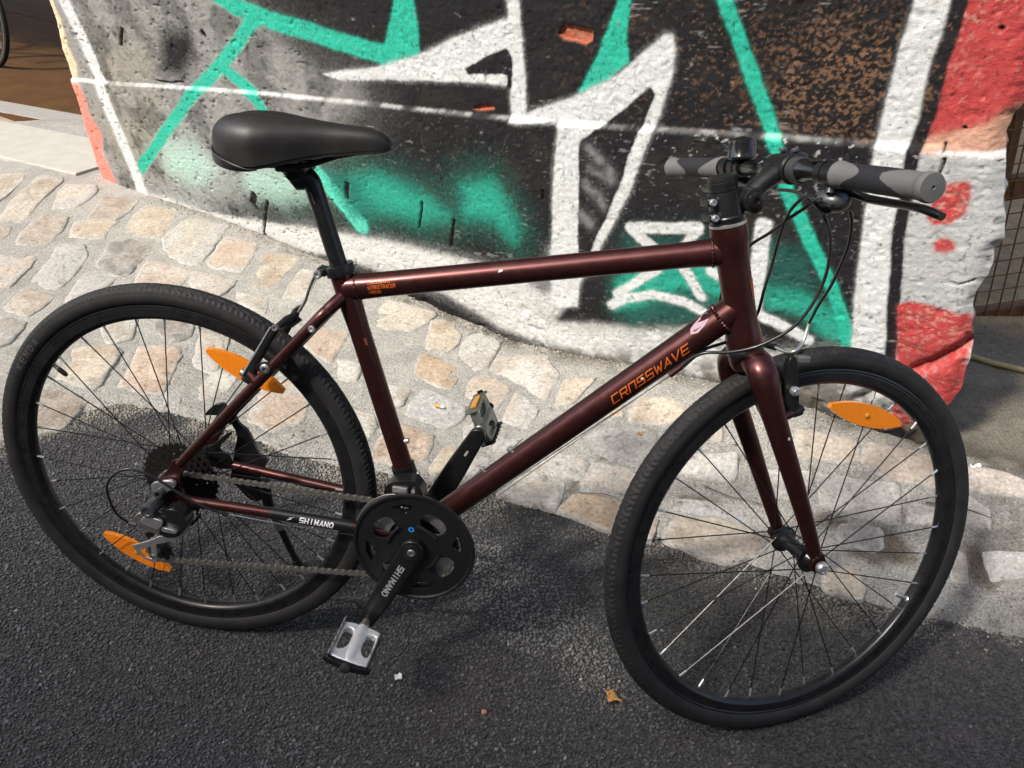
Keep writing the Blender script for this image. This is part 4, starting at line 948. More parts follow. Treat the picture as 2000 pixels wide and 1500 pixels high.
# ---- wire mesh gate on the right
M['rust'] = material('rusty_steel', (0.25, 0.125, 0.06), 0.7, 0.3, noise=(40, 0.7, (0.07, 0.045, 0.03)), bump=(250, 0.3, 0.001))
gd = Vector((0.96816, 0.15061, 0.19997)); gu = Vector(WG); gn = gd.cross(gu).normalized(); g0 = Vector((1.86, 1.5, 0.13))
gate = empty('wire_gate', loc=g0); tag(gate, 'rusty steel gate with square wire mesh beside the graffiti wall', 'gate')
GM = Matrix(((gd.x, gn.x, gu.x), (gd.y, gn.y, gu.y), (gd.z, gn.z, gu.z)))
def gbar(name, a0, a1, b0, b1, t=0.03):
    V, F = box(GM @ Vector(((a0 + a1) / 2, 0, (b0 + b1) / 2)), a1 - a0, t, b1 - b0, GM)
    MB().add(V, F).obj(name, M['rust'], gate, bevel=0.002, smooth=0)
gbar('rail', -0.14, 1.30, 0.002, 0.056); gbar('rail', -0.14, 1.30, 0.436, 0.506); gbar('rail', -0.14, 1.30, 1.55, 1.60)
gbar('post', -0.165, -0.11, -0.03, 1.62, .035); gbar('post', 1.30, 1.35, -0.09, 1.62, .035); gbar('post', .012, .050, .5065, 1.5495, .028)
def wires():
    for k in range(36):
        a = -0.10 + k * 0.040
        mbw = MB().add(*tube([GM @ Vector((a + rnd.uniform(-.001, .001), 0.019, 0.01)), GM @ Vector((a + .003, 0.019, .8)), GM @ Vector((a, 0.019, 1.57))], 0.0022, 6)); mbw.obj('vertical_wire', M['rust'], gate)
    for k in range(30):
        b = 0.085 + k * 0.052
        MB().add(*tube([GM @ Vector((-0.13, 0.0235, b)), GM @ Vector((1.32, 0.0235, b + .002))], 0.0022, 6)).obj('cross_wire', M['rust'], gate)
wires()

# ---- hose on the floor beyond the wall end
M['hose'] = material('old_garden_hose', (0.34, 0.29, 0.15), 0.6, 0, noise=(30, 0.4, (0.2, 0.17, 0.1)))
hp = [(1.66, 1.30), (1.70, 1.22), (1.7575, 1.176), (1.82, 1.14), (1.91, 1.112), (2.05, 1.08), (2.3, 1.09), (2.6, 1.2)]
hp = spline([(x, y, float(ground_h(np.array(x), np.array(y))) + .016) for x, y in hp], 6)
tag(MB().add(*tube(hp, 0.0085, 12)).obj('hose', M['hose']), 'thin yellowish hose lying on the floor beside the wall end', 'hose')

# ---- litter
def gz(x, y): return float(ground_h(np.array(x), np.array(y)))
butt = empty('cigarette_butt', loc=(0.2796, 0.8371, gz(.28, .837) + .021), mat=None); butt.rotation_euler = (0, 0, math.radians(-12))
tag(butt, 'cigarette butt with orange filter on a grey cobble', 'cigarette')
M['filter'] = material('filter_paper', (0.62, 0.30, 0.09), 0.8, 0, noise=(500, .4, (.4, .2, .08))); M['paper'] = material('white_paper', (0.7, 0.69, 0.66), 0.8)
MB().add(*cyl((-.014, 0, 0), (.006, 0, 0), .0042, 14)).obj('filter', M['filter'], butt)
MB().add(*tube([(.006, 0, 0), (.012, .0003, 0), (.0145, .001, -.0004)], [.0042, .0041, .0034], 14)).obj('paper', M['paper'], butt)

def crumpled(name, x, y, sx, sy, mat_, label, cat, seed, curl=.006, z=.004, rot=0):
    rs = np.random.RandomState(seed); n = 9
    V = []; 
    for i in range(n):
        for j in range(n):
            a = (i / (n - 1) - .5) * 2; b = (j / (n - 1) - .5) * 2
            r = 1 - .35 * abs(a) ** 2 * abs(b)
            xx = a * sx * r * (1 + .18 * math.sin(5 * b + seed)); yy = b * sy * (1 - .5 * a * a) * (1 + .2 * math.sin(4 * a + seed))
            zz = curl * (a * a * .8 + .7 * math.sin(3 * a + seed) * b + rs.uniform(-.25, .25)) + curl
            V.append((xx, yy, max(zz, 0)))
    F = [(i * n + j, (i + 1) * n + j, (i + 1) * n + j + 1, i * n + j + 1) for i in range(n - 1) for j in range(n - 1)]
    o = mesh_obj(name, V, F, mat_, smooth=30)
    o.location = (x, y, gz(x, y) + z); o.rotation_euler = (0, 0, rot)
    s = o.modifiers.new('t', 'SOLIDIFY'); s.thickness = .0006
    tag(o, label, cat)
M['leaf'] = material('dry_leaf', (0.42, 0.20, 0.05), 0.7, 0, noise=(90, 0.7, (0.55, 0.34, 0.12)))
crumpled('dry_leaf', .808, -.031, .018, .009, M['leaf'], 'dry curled brown leaf on the asphalt by the front tyre', 'leaf', 3, .007, .003, -.5)
crumpled('paper_scrap', .4073, -.0538, .008, .008, M['paper'], 'small white paper scrap on the asphalt below the pedal', 'paper', 5, .002, .003, .4)
crumpled('orange_scrap', .8395, .752, .010, .006, M['leaf'], 'small orange leaf scrap on the cobbles behind the front tyre', 'leaf', 8, .003, .012, .8)
crumpled('feather_scrap', 1.60, .62, .016, .007, M['paper'], 'white scrap lying on the pavement right of the front wheel', 'scrap', 11, .004, .008, .3)
M['pebble'] = material('pink_pebble', (0.45, 0.2, 0.12), 0.8, 0, noise=(200, .4, (.3, .15, .1)))
def pebble(x, y, r, m, name, label, seed):
    bm = bmesh.new(); bmesh.ops.create_icosphere(bm, subdivisions=2, radius=r)
    rs = random.Random(seed)
    for v in bm.verts: v.co *= rs.uniform(.82, 1.12); v.co.z *= .6
    me = bpy.data.meshes.new(name); bm.to_mesh(me); bm.free()
    o = link_mesh(name, me, m, smooth=50); o.location = (x, y, gz(x, y) + r * .45); tag(o, label, 'pebble')
pebble(.5777, -.0971, .0055, M['pebble'], 'pebble', 'small pinkish pebble on the asphalt in the foreground', 1)
M['whitestone'] = material('white_stone', (0.6, 0.58, 0.55), 0.8)
pebble(.70, .505, .006, M['whitestone'], 'pebble', 'white pebble at the asphalt edge left of the front tyre', 2)
pebble(1.02, .545, .007, M['whitestone'], 'pebble', 'white pebble on the cobbles seen through the front spokes', 3)
M['twig'] = material('dry_twig', (0.10, 0.075, 0.05), 0.8)
def twig(pts, r, label):
    P = spline([(x, y, gz(x, y) + z) for x, y, z in pts], 5)
    tag(MB().add(*tube(P, [r * (1 - .5 * i / len(P)) for i in range(len(P))], 6)).obj('twig', M['twig']), label, 'twig')
twig([(1.489, .547, .016), (1.55, .53, .018), (1.613, .5025, .014)], .0016, 'thin dark twig on the pavement behind the front tyre')
twig([(1.0, .60, .02), (1.06, .575, .02), (1.12, .565, .018), (1.16, .55, .018)], .0014, 'thin curved twig on the cobbles behind the front hub')
twig([(.70, .535, .02), (.76, .54, .022), (.80, .53, .02)], .0013, 'thin twig on the tan cobble left of the front tyre')

# ---- loose grit in the joints, along the wall foot and on the asphalt: too many to count
def grit():
    rs = np.random.RandomState(11); n = 5200
    a = rs.uniform(-2.6, .62, n); w = np.abs(rs.normal(0, .035, n)) + .004
    X = WO[0] + T0[0] * a - NH[0] * w; Y = WO[1] + T0[1] * a - NH[1] * w
    # everywhere on the paving
    m = 5200; x2 = rs.uniform(-1.6, 2.1, m); y2 = border_y(x2) + rs.uniform(-.06, 1.3, m) * rs.rand(m)
    X = np.concatenate([X, x2]); Y = np.concatenate([Y, y2]); n = len(X)
    _, ww = wall_aw(X, Y); k0 = ww > 0; X = X[k0]; Y = Y[k0]; n = len(X)
    R_ = .0012 + .0032 * rs.rand(n) ** 3
    Z = np.maximum(ground_h(X, Y) + np.where(Y > border_y(X), .009, .002), .001)
    base = np.array([[0, 0, 1], [1, 0, .1], [0, 1, .1], [-1, 0, .1], [0, -1, .1], [0, 0, -.6]], float)
    ang = rs.uniform(0, 6.28, n); sc_ = rs.uniform(.6, 1.2, (n, 6, 1))
    B = base[None] * sc_; c_, s_ = np.cos(ang)[:, None], np.sin(ang)[:, None]
    V = np.stack([B[..., 0] * c_ - B[..., 1] * s_, B[..., 0] * s_ + B[..., 1] * c_, B[..., 2] * .7], -1) * R_[:, None, None]
    V += np.stack([X, Y, Z], -1)[:, None]
    f = np.array([[0, 1, 2], [0, 2, 3], [0, 3, 4], [0, 4, 1], [5, 2, 1], [5, 3, 2], [5, 4, 3], [5, 1, 4]])
    F = (np.arange(n) * 6)[:, None, None] + f[None]
    col = np.array([.30, .27, .22]) * rs.uniform(.25, 1.5, (n, 1)) * np.array([1, 1, 1])
    me = fast_mesh('grit', V.reshape(-1, 3), F.reshape(-1, 3), np.repeat(col[:, None], 6, 1).reshape(-1, 3), smooth=False)
    tag(link_mesh('grit', me, attr_material('grit_stone', rough=.9), smooth=0), 'loose grit and crumbs along the wall foot and joints', 'grit', kind='stuff')
grit()

# ------------------------------------------------------------------ the bicycle (x forward, y to its left, z up; rear axle over the origin)
SH={'hanger': [(-0.0184, 0.3699), (0.0099, 0.3795), (0.0218, 0.3758), (0.018, 0.3644), (0.0072, 0.3574), (0.0015, 0.3511), (-0.0184, 0.3508), (-0.0224, 0.3584)], 'hanger_bolt': [(-0.0042, 0.3567)], 'knuckle': [(-0.0126, 0.3351)], 'der_link': [(-0.0437, 0.3152), (-0.0272, 0.3274), (-0.0129, 0.3227), (0.006, 0.316), (-0.0001, 0.2872), (-0.0125, 0.288), (-0.0243, 0.2932), (-0.0428, 0.3042)], 'der_strip': [(-0.0257, 0.3177), (-0.0154, 0.3242), (0.0104, 0.3184), (0.0051, 0.3037), (-0.0049, 0.301), (-0.0287, 0.31)], 'der_strip2': [(0.0112, 0.3055), (0.031, 0.3017), (0.0315, 0.2963), (0.0083, 0.2976)], 'der_body': [(0.0026, 0.3122), (0.013, 0.3359), (0.0306, 0.34), (0.0443, 0.3311), (0.0506, 0.317), (0.0462, 0.3038), (0.0345, 0.2879), (0.0137, 0.2804), (-0.0053, 0.2886)], 'der_cage': [(-0.0826, 0.2244), (-0.0507, 0.2384), (-0.0254, 0.2536), (0.006, 0.2587), (0.0231, 0.2735), (0.0349, 0.2883), (0.0326, 0.2765), (0.0119, 0.2538), (-0.0194, 0.24), (-0.0351, 0.2345), (-0.0379, 0.1959), (-0.0442, 0.1918), (-0.0636, 0.2006), (-0.0742, 0.2094)], 'der_cage_hole': [(-0.0707, 0.2159), (-0.0469, 0.2272), (-0.0473, 0.2003), (-0.0606, 0.2035)], 'pulley': [(-0.0483, 0.2063)], 'guide': [(-0.0113, 0.2938)], 'kick_bracket': [(0.0232, 0.4525), (0.0419, 0.4549), (0.0435, 0.444), (0.0585, 0.4348), (0.0651, 0.4188), (0.08, 0.4066), (0.0892, 0.3879), (0.1003, 0.3576), (0.1157, 0.348), (0.1124, 0.3387), (0.0996, 0.3101), (0.0923, 0.2849), (0.0986, 0.2583), (0.0764, 0.2549), (0.0535, 0.2791), (0.0384, 0.2951), (0.0465, 0.3263), (0.0524, 0.3625), (0.0602, 0.3925), (0.0514, 0.4141), (0.0358, 0.4177), (0.0237, 0.4302), (0.0022, 0.4274), (0.0057, 0.4363)], 'kick_hook': [(0.0028, 0.371), (0.0224, 0.3795), (0.0517, 0.4078), (0.0593, 0.4045), (0.0357, 0.3784), (0.0374, 0.3671), (0.0502, 0.3601), (0.0541, 0.3431), (0.0372, 0.3348), (0.0191, 0.3441), (0.0013, 0.3562)], 'front_der': [(0.382, 0.4077), (0.3978, 0.4179), (0.4238, 0.4237), (0.4343, 0.4184), (0.4449, 0.4031), (0.4435, 0.3829), (0.4242, 0.382), (0.4022, 0.3827), (0.3802, 0.3894)], 'fd_cage': [(0.3957, 0.4006), (0.4262, 0.3993), (0.4001, 0.3883), (0.3737, 0.3743), (0.3513, 0.3556), (0.3376, 0.335), (0.3341, 0.3406), (0.3488, 0.3705), (0.372, 0.3911)], 'tension_px': [(0.3388, 0.3702), (0.0395, 0.3761), (-0.0151, 0.1924), (0.3408, 0.2169), (0.0948, 0.3741)], 'rbrake_arm': [(0.1607, 0.5787), (0.2041, 0.6667)], 'rbrake': [(0.1378, 0.5938), (0.1513, 0.5685), (0.1727, 0.5649), (0.1687, 0.5931)], 'fbrake_arm': [(0.9861, 0.6125), (0.9738, 0.6211), (0.9646, 0.6535), (0.964, 0.6927), (0.9697, 0.7003), (0.9767, 0.6955), (0.9866, 0.6606), (0.9945, 0.6161)]}
CAB={'der_cable': [(-0.0588, -0.1, 0.2975), (-0.0706, -0.1114, 0.3211), (-0.072, -0.1227, 0.3605), (-0.0689, -0.125, 0.3862), (-0.0533, -0.125, 0.4092), (-0.0295, -0.1223, 0.4209), (-0.0047, -0.1177, 0.4147), (0.0187, -0.1123, 0.3994), (0.0409, -0.1055, 0.3776), (0.0639, -0.0986, 0.3582), (0.0878, -0.0918, 0.3427), (0.1079, -0.085, 0.3332)], 'bare_rear': [(0.1122, -0.082, 0.3306), (0.2005, -0.06, 0.3091), (0.3, -0.04, 0.2888)], 'r_noodle': [(0.2009, -0.045, 0.6637), (0.2105, -0.0193, 0.6696), (0.2208, 0.0, 0.6755), (0.2347, 0.0, 0.6985), (0.2415, 0.0, 0.7179), (0.2472, 0.0, 0.7311), (0.2543, -0.0043, 0.743), (0.2626, -0.01, 0.7512)], 'cabA': [(0.9262, 0.0, 0.9366), (0.9405, -0.028, 0.9405), (0.9568, -0.056, 0.9361), (0.9733, -0.06, 0.9223), (0.987, -0.06, 0.9013), (0.9948, -0.0567, 0.8779), (0.9992, -0.052, 0.8468), (0.9972, -0.05, 0.8201), (0.9887, -0.05, 0.7889), (0.9711, -0.049, 0.7564), (0.9424, -0.0467, 0.7306), (0.9166, -0.0443, 0.7156), (0.8893, -0.042, 0.7067), (0.861, -0.0393, 0.7016), (0.8425, -0.0347, 0.6886), (0.8277, -0.03, 0.6685)], 'cabB': [(0.9567, -0.08, 0.945), (0.9487, -0.0545, 0.9385), (0.9414, -0.0291, 0.9182), (0.9408, -0.0036, 0.8948), (0.9411, 0.0164, 0.8552), (0.9425, 0.03, 0.8246), (0.9386, 0.03, 0.7866), (0.9364, 0.0345, 0.7447), (0.9231, 0.0364, 0.7094), (0.8952, 0.0109, 0.7038), (0.8617, -0.0073, 0.6935), (0.8344, -0.02, 0.6677)], 'cabC': [(0.9618, -0.09, 0.944), (0.9622, -0.05, 0.9315), (0.9452, -0.0133, 0.9029), (0.9283, 0.02, 0.8725), (0.9067, 0.04, 0.8462), (0.8842, 0.0467, 0.808), (0.8788, 0.04, 0.7448)], 'cabD': [(1.0024, -0.08, 0.9308), (1.0099, -0.0733, 0.9157), (1.0166, -0.06, 0.889), (1.02, -0.04, 0.8593), (1.0232, 0.0, 0.8097), (1.0205, 0.03, 0.7707), (1.0184, 0.05, 0.7354)], 'f_noodle': [(1.0305, 0.0, 0.7436), (1.0279, 0.0, 0.7277), (1.02, -0.004, 0.7087), (0.9991, -0.016, 0.6993), (0.9939, -0.004, 0.6948), (0.9904, 0.02, 0.6962)]}
LEAN=0.13
STEER=0.45555
SO=[1.03536, 0.0, 0.33657]
SA=[-0.29697, 0.0, 0.95489]
R = 0.35; WB = 1.0785
BB = Vector((0.4346, 0, 0.3017)); SO = Vector(SO); SA = Vector(SA)
def ax(t): return SO + SA * t
bike_m = Matrix.Rotation(-LEAN, 4, 'X') @ Matrix.Rotation(math.radians(0.2), 4, 'Y')
bike = empty('bicycle', mat=bike_m)
tag(bike, 'burgundy city bicycle with black wheels leaning on its kickstand before the wall', 'bicycle')
MST = Matrix.Translation(SO) @ Matrix.Rotation(STEER, 4, SA) @ Matrix.Translation(-SO)
FW = Vector((WB, 0, R))

def ring_weld(c, d, r, name, parent, m=None, bead=0.0018, n=96, amp=.22, mat=None):
    d, a, b = frame_of(d); pts = []; rad = []
    for k in range(n):
        th = 2 * math.pi * k / n; pts.append(Vector(c) + (a * math.cos(th) + b * math.sin(th)) * r); rad.append(bead * (1 + amp * math.sin(th * n / 4)))
    MB().add(*tube(pts, rad, 8, closed=True)).obj(name, M['paint'], parent, mat, smooth=60)

# ---- frame
frame = empty('frame', bike)
def ptube(name, pts, rad, seg=28, ell=None, m='paint', parent=None, ref=(0, 1, 0), mat=None):
    return MB().add(*tube(pts, rad, seg, ref=ref, ell=ell)).obj(name, M[m], parent or frame, mat, smooth=50)
seat_top = Vector((0.2950, 0, 0.7535)); sdir = (seat_top - BB).normalized()
ht0, ht1 = ax(.3862), ax(.5717)
tt_a, tt_b = Vector((.3040, 0, .7283)), Vector((.8730, 0, .8453))
dt_a, dt_b = Vector((.4346, 0, .3017)), Vector((.9010, 0, .7640))
ptube('seat_tube', [BB, BB.lerp(seat_top, .12), BB.lerp(seat_top, .8), BB.lerp(seat_top, .9), seat_top], [.0172, .0168, .0168, .0185, .0185])
def lerps(a, b, ts): return [a.lerp(b, t) for t in ts]
ptube('top_tube', lerps(tt_a, tt_b, (0, .1, .5, .9, 1)), [.0205, .0196, .0190, .0192, .0205], ell=[(1, 1.06), (1, 1.0), (1, .98), (1, .98), (1, 1.06)])
ptube('down_tube', lerps(dt_a, dt_b, (0, .1, .5, .88, 1)), [.0205, .0205, .0215, .0220, .0228])
prof = [(.0, .0), (.0270, .0), (.0270, .012), (.0262, .020), (.0238, .038), (.0232, .06), (.0232, .125), (.0238, .145), (.0262, .163), (.0268, .172), (.0268, .1855), (0, .1855)]
MB().add(*lathe(prof[1:-1], ht0, SA, 40)).obj('head_tube', M['paint'], frame, smooth=50)
MB().add(*lathe([(.021, -.037), (.0215, -.035), (.0215, .035), (.021, .037)], BB, (0, 1, 0), 36)).obj('bottom_bracket_shell', M['paint'], frame)
MB().add(*lathe([(.0185, -.046), (.0185, -.0372)], BB, (0, 1, 0), 30)).add(*lathe([(.0185, .0372), (.0185, .046)], BB, (0, 1, 0), 30)).obj('bearing_cup', M['black_paint'], frame)
for s in (-1, 1):
    P = spline([(.300, s * .012, .716), (.285, s * .030, .7005), (.262, s * .043, .675), (.15, s * .056, .548), (.028, s * .0665, .408)], 6)
    n = len(P); ptube('seat_stay', P, [.0108 - .0028 * i / n for i in range(n)], 20)
    P = spline([(.425, s * .022, .304), (.39, s * .040, .3085), (.33, s * .048, .3165), (.2, s * .056, .326), (.042, s * .0665, .336)], 6)
    ptube('chain_stay', P, [.0115 - .0026 * i / len(P) for i in range(len(P))], 20)
    y = s * .0665
    outer = [(.034, .418), (.018, .414), (.004, .392), (-.014, .372), (-.020, .352), (-.014, .330), (-.004, .318) if s < 0 else (.0, .328), (.012, .315) if s < 0 else (.01, .328), (.026, .324), (.052, .328), (.056, .340), (.036, .346), (.027, .360), (.028, .385), (.040, .406)]
    hole = circle2(0, .35, .0052, 14)
    MB().add(*plate(smooth_poly(outer, 3), [hole], y - .0035, y + .0035)).obj('dropout', M['paint'], frame, bevel=.0008)
MB().add(*tube(spline([(.2, -.049, .604), (.205, -.02, .612), (.205, .02, .612), (.2, .049, .604)], 5), .007, 14)).obj('stay_bridge', M['paint'], frame)
# welds
ring_weld(tt_b.lerp(tt_a, .040), tt_b - tt_a, .0203, 'weld_bead', frame); ring_weld(dt_b.lerp(dt_a, .045), dt_b - dt_a, .0222, 'weld_bead', frame, bead=.0028, amp=.35, n=120)
ring_weld(tt_a.lerp(tt_b, .034), tt_b - tt_a, .0199, 'weld_bead', frame); ring_weld(BB.lerp(dt_b, .037), dt_b - BB, .0206, 'weld_bead', frame)
# rear brake bosses, bottle bolts, rack bolt, cable stops
for s in (-1, 1):
    MB().add(*tube([(.170, s * .0535, .572), (.156, s * .049, .584)], [.0095, .0085], 16)).add(*cyl((.156, s * .046, .584), (.152, s * .040, .5875), .006)).obj('brake_boss', M['paint'], frame)
def bolt(name, c, d, r, h, parent, m='silver', mat=None):
    d = Vector(d).normalized()
    ob = MB().add(*lathe([(r * .55, 0), (r, 0), (r, h * .75), (r * .85, h), (r * .5, h), (r * .45, h * .55)], c, d, 16)).obj(name, M[m], parent, mat, smooth=35)
    return ob
stn = Vector((sdir.z, 0, -sdir.x)); dtd = (dt_b - dt_a).normalized(); dtn = Vector((-dtd.z, 0, dtd.x))
for t in (.105, .17): bolt('bottle_bolt', BB + sdir * t + stn * .0160, stn, .0048, .008, frame)
for t in (.165, .228): bolt('bottle_bolt', BB + dtd * t + dtn * .0205, dtn, .0048, .007, frame)
bolt('rack_bolt', (.2655, -.0520, .6735), (-.2, -1, .1), .0055, .004, frame)
for s in (-1,):
    c = Vector(CAB['cabA'][-1]); MB().add(*tube([c + Vector((.004, 0, .004)), c + Vector((-.012, .0, -.013))], .0042, 12)).obj('cable_stop', M['paint'], frame)
# underside shift wires
MB().add(*tube([Vector(CAB['cabA'][-1]), Vector((.60, -.026, .436)), Vector((.452, -.020, .2795))], .0008, 6)).obj('shift_wire', M['dull_steel'], frame)
MB().add(*tube([Vector(CAB['cabB'][-1]), Vector((.60, .016, .424)), Vector((.452, .012, .2780))], .0008, 6)).obj('shift_wire', M['dull_steel'], frame)

# ---- lettering
def text2d(txt, size, align='LEFT', bold=0):
    cu = bpy.data.curves.new('txt', 'FONT'); cu.body = txt; cu.size = size; cu.align_x = align; cu.resolution_u = 2; cu.offset = bold
    ob = bpy.data.objects.new('txt', cu); COL.objects.link(ob)
    dg = bpy.context.evaluated_depsgraph_get(); ev = ob.evaluated_get(dg); me = ev.to_mesh()
    V = [(v.co.x, v.co.y) for v in me.vertices]; F = [tuple(p.vertices) for p in me.polygons]
    ev.to_mesh_clear(); bpy.data.objects.remove(ob); bpy.data.curves.remove(cu)
    return V, F
GLY = {'H': [[(0, 0), (0, 1)], [(1, 0), (1, 1)], [(0, .5), (1, .5)]], 'I': [[(.5, 0), (.5, 1)]], 'M': [[(0, 0), (0, 1), (.5, .35), (1, 1), (1, 0)]], 'N': [[(0, 0), (0, 1), (1, 0), (1, 1)]],
       'K': [[(0, 0), (0, 1)], [(1, 1), (.1, .5), (1, 0)]], 'D': [[(0, 0), (0, 1), (.7, 1), (1, .7), (1, .3), (.7, 0), (0, 0)]], 'T': [[(0, 1), (1, 1)], [(.5, 1), (.5, 0)]], 'U': [[(0, 1), (0, 0), (1, 0), (1, 1)]], 'B': [[(0, 0), (0, 1), (.9, 1), (.9, .55), (1, .45), (1, 0), (0, 0)], [(0, .5), (.9, .5)]],
       'o': [[(.3, 0), (0, .28), (0, .72), (.3, 1), (.7, 1), (1, .72), (1, .28), (.7, 0), (.3, 0)]],
       'C': [[(1, 1), (0, 1), (0, 0), (1, 0)]], 'R': [[(0, 0), (0, 1), (1, 1), (1, .48), (.1, .48)], [(.55, .48), (1, 0)]], 'O': [[(0, 0), (0, 1), (1, 1), (1, 0)]],
       'S': [[(1, 1), (0, 1), (0, .5), (1, .5), (1, 0), (0, 0)]], 'W': [[(0, 1), (.18, 0), (.52, .75), (.80, 0), (1.1, 1)]], 'A': [[(0, 0), (.62, 1), (1, 0)], [(.35, .3), (.95, .3)]],
       'V': [[(0, 1), (.4, 0), (1.05, 1)]], 'E': [[(1, 1), (0, 1), (0, 0), (1, 0)], [(0, .5), (.9, .5)]]}
def logo2d(txt, w, h, pitch, th, shear):
    V = []; F = []; lay = []
    for i, ch in enumerate(txt):
        for pl in GLY[ch]:
            for (x0, y0), (x1, y1) in zip(pl[:-1], pl[1:]):
                a = Vector((i * pitch + x0 * w, y0 * h)); b = Vector((i * pitch + x1 * w, y1 * h)); d = (b - a).normalized(); nn = Vector((-d.y, d.x)) * th / 2; e = d * th / 2
                n0 = len(V); k = 4
                for j in range(k + 1):
                    p = (a - e).lerp(b + e, j / k)
                    for s in (-1, 1):
                        q = p + nn * s; V.append((q.x + q.y * shear, q.y)); lay.append(len(F) * 0 + n0)
                for j in range(k): F.append((n0 + 2 * j, n0 + 2 * j + 2, n0 + 2 * j + 3, n0 + 2 * j + 1))
    return V, F
def wrap(name, flat, a0, adir, facing, r, m, parent, z_off=.0004, centre=True, mat=None):
    """lay flat lettering round a tube: a0 start point on the axis, adir along, facing towards the viewer side"""
    V, F = flat; adir = Vector(adir).normalized(); f = Vector(facing); f = (f - adir * f.dot(adir)).normalized(); up = f.cross(adir)
    if up.z < 0: up = -up
    ys = [v[1] for v in V]; cy = (min(ys) + max(ys)) / 2 if centre else 0
    out = []
    for i, (x, y) in enumerate(V):
        t = (y - cy) / r; rr = r + z_off + .000004 * (i // 10 % 12)
        out.append(Vector(a0) + adir * x + f * (rr * math.cos(t)) + up * (rr * math.sin(t)))
    return mesh_obj(name, out, F, M[m], parent, mat, smooth=180)
def on_axis(a, b, p):
    d = (b - a).normalized(); return a + d * (Vector(p) - a).dot(d)
wrap('lettering', logo2d('CROSSWAVE', .0115, .0122, .0163, .0021, .42), on_axis(dt_a, dt_b, (.7255, 0, .607)), dt_b - dt_a, (0, -1, -.02), .0219, 'orange_text', frame)
for i, (s, fc) in enumerate((('CROSSWAVE', .50), ('STREETRACER', .08), ('URBAN', -.34))):
    wrap('lettering', logo2d(s.replace('O', 'o'), .0028, .0052, .0041, .0009, 0), on_axis(tt_a, tt_b, (.3450, 0, .735)), tt_b - tt_a, (0, -math.cos(fc), math.sin(fc)), .0194, 'orange_text', frame)
M['faded'] = material('faded_orange', (0.22, 0.055, 0.02), 0.5)
M['chip'] = material('bare_paint_chip', (0.6, 0.58, 0.57), 0.6)
wrap('paint_chip', ([(0, 0), (.006, .001), (.008, .003), (.005, .0045), (.001, .003)], [(0, 1, 2, 3, 4)]), on_axis(tt_a, tt_b, (.545, 0, .78)), tt_b - tt_a, (0, -1, .45), .0192, 'chip', frame)
wrap('paint_chip', ([(0, 0), (.004, -.001), (.005, .002), (.001, .003)], [(0, 1, 2, 3)]), on_axis(dt_a, dt_b, (.775, 0, .64)), dt_b - dt_a, (0, -1, .1), .0221, 'chip', frame)
wrap('sticker', ([(0, 0), (.010, -.004), (.024, -.001), (.034, .004), (.037, .016), (.030, .022), (.022, .016), (.012, .012), (.004, .008)], [tuple(range(9))]), on_axis(dt_a, dt_b, (.842, 0, .715)), dt_b - dt_a, (-.7, -.62, .75), .0223, 'sticker', frame)
wrap('mark', ([(0, 0), (.012, 0), (.013, .004), (.001, .004)], [(0, 1, 2, 3)]), BB + sdir * .365, -sdir, (.75, -1, 0), .0170, 'faded', frame)
wrap('mark', ([(0, -.004), (.03, -.006), (.034, 0), (.03, .006), (0, .004)], [(0, 1, 2, 3, 4)]), ax(.46), SA, (1, -.45, 0), .0234, 'orange_text', frame)
# chain-stay protector with white lettering
ca, cb = Vector((.2, -.056, .326)), Vector((.33, -.048, .3165))
P = [ca.lerp(cb, t) for t in (-.15, .2, .5, .8, .95)]
MB().add(*tube(P, .0108, 22)).obj('stay_guard', M['black_paint'], frame)
wrap('lettering', logo2d('SHIMANo', .0056, .0085, .0086, .0021, .12), ca.lerp(cb, .26), cb - ca, (0, -1, .25), .0110, 'white_text', frame)
wrap('mark', ([(0, 0), (.010, .003), (.007, .004), (.015, .008), (.004, .005), (.007, .004)], [(0, 1, 2), (3, 4, 5)]), ca.lerp(cb, .08), cb - ca, (0, -1, .25), .0110, 'white_text', frame)

# ---- wheels
def tyre_mesh():
    nt, nf = 760, 44
    th = np.linspace(0, 2 * np.pi, nt, endpoint=False); ph = np.linspace(-2.45, 2.45, nf)
    TH, PH = np.meshgrid(th, ph, indexing='ij'); r = .0180; rc = R - r - .0008
    s = TH * R / .0100; A = np.abs(PH); side = np.sign(PH)
    tread = sstep(1.12, 1.02, A) * .0016
    tri = np.abs(((s * .5) % 1) - .5) * 2
    g1 = ((s + .9 * A + .5 * (side > 0)) % 1 < .34) & (A > .62) & (A < 1.08)
    g2 = np.abs(A - (.36 + .13 * tri)) < .055
    g3 = ((s * 1.0 + side * .8 * A) % 1 < .2) & (A < .58) & (A > .08)
    dep = tread - .0015 * (g1 | g2 | g3)
    rr = r + dep
    X = (rc + rr * np.cos(PH)); Y = rr * np.sin(PH)
    V = np.stack([X * np.cos(TH), Y, X * np.sin(TH)], -1).reshape(-1, 3)
    return fast_mesh('tyre', V, grid_faces(nt, nf, closed_u=True))
TYRE = tyre_mesh(); TYRE.materials.append(M['rubber']); TYRE.shade_smooth(); TYRE.set_sharp_from_angle(angle=math.radians(38))
RIMP = [(.3185, .0118), (.3150, .0128), (.3128, .0118), (.3118, .0122), (.3105, .0122), (.2985, .0122), (.2975, .0116), (.2945, .0095), (.2918, .0060), (.2912, .003), (.2912, -.003), (.2918, -.0060), (.2945, -.0095), (.2975, -.0116), (.2985, -.0122), (.3105, -.0122), (.3118, -.0122), (.3128, -.0118), (.3150, -.0128), (.3185, -.0118), (.3100, -.0085), (.3100, .0085)]

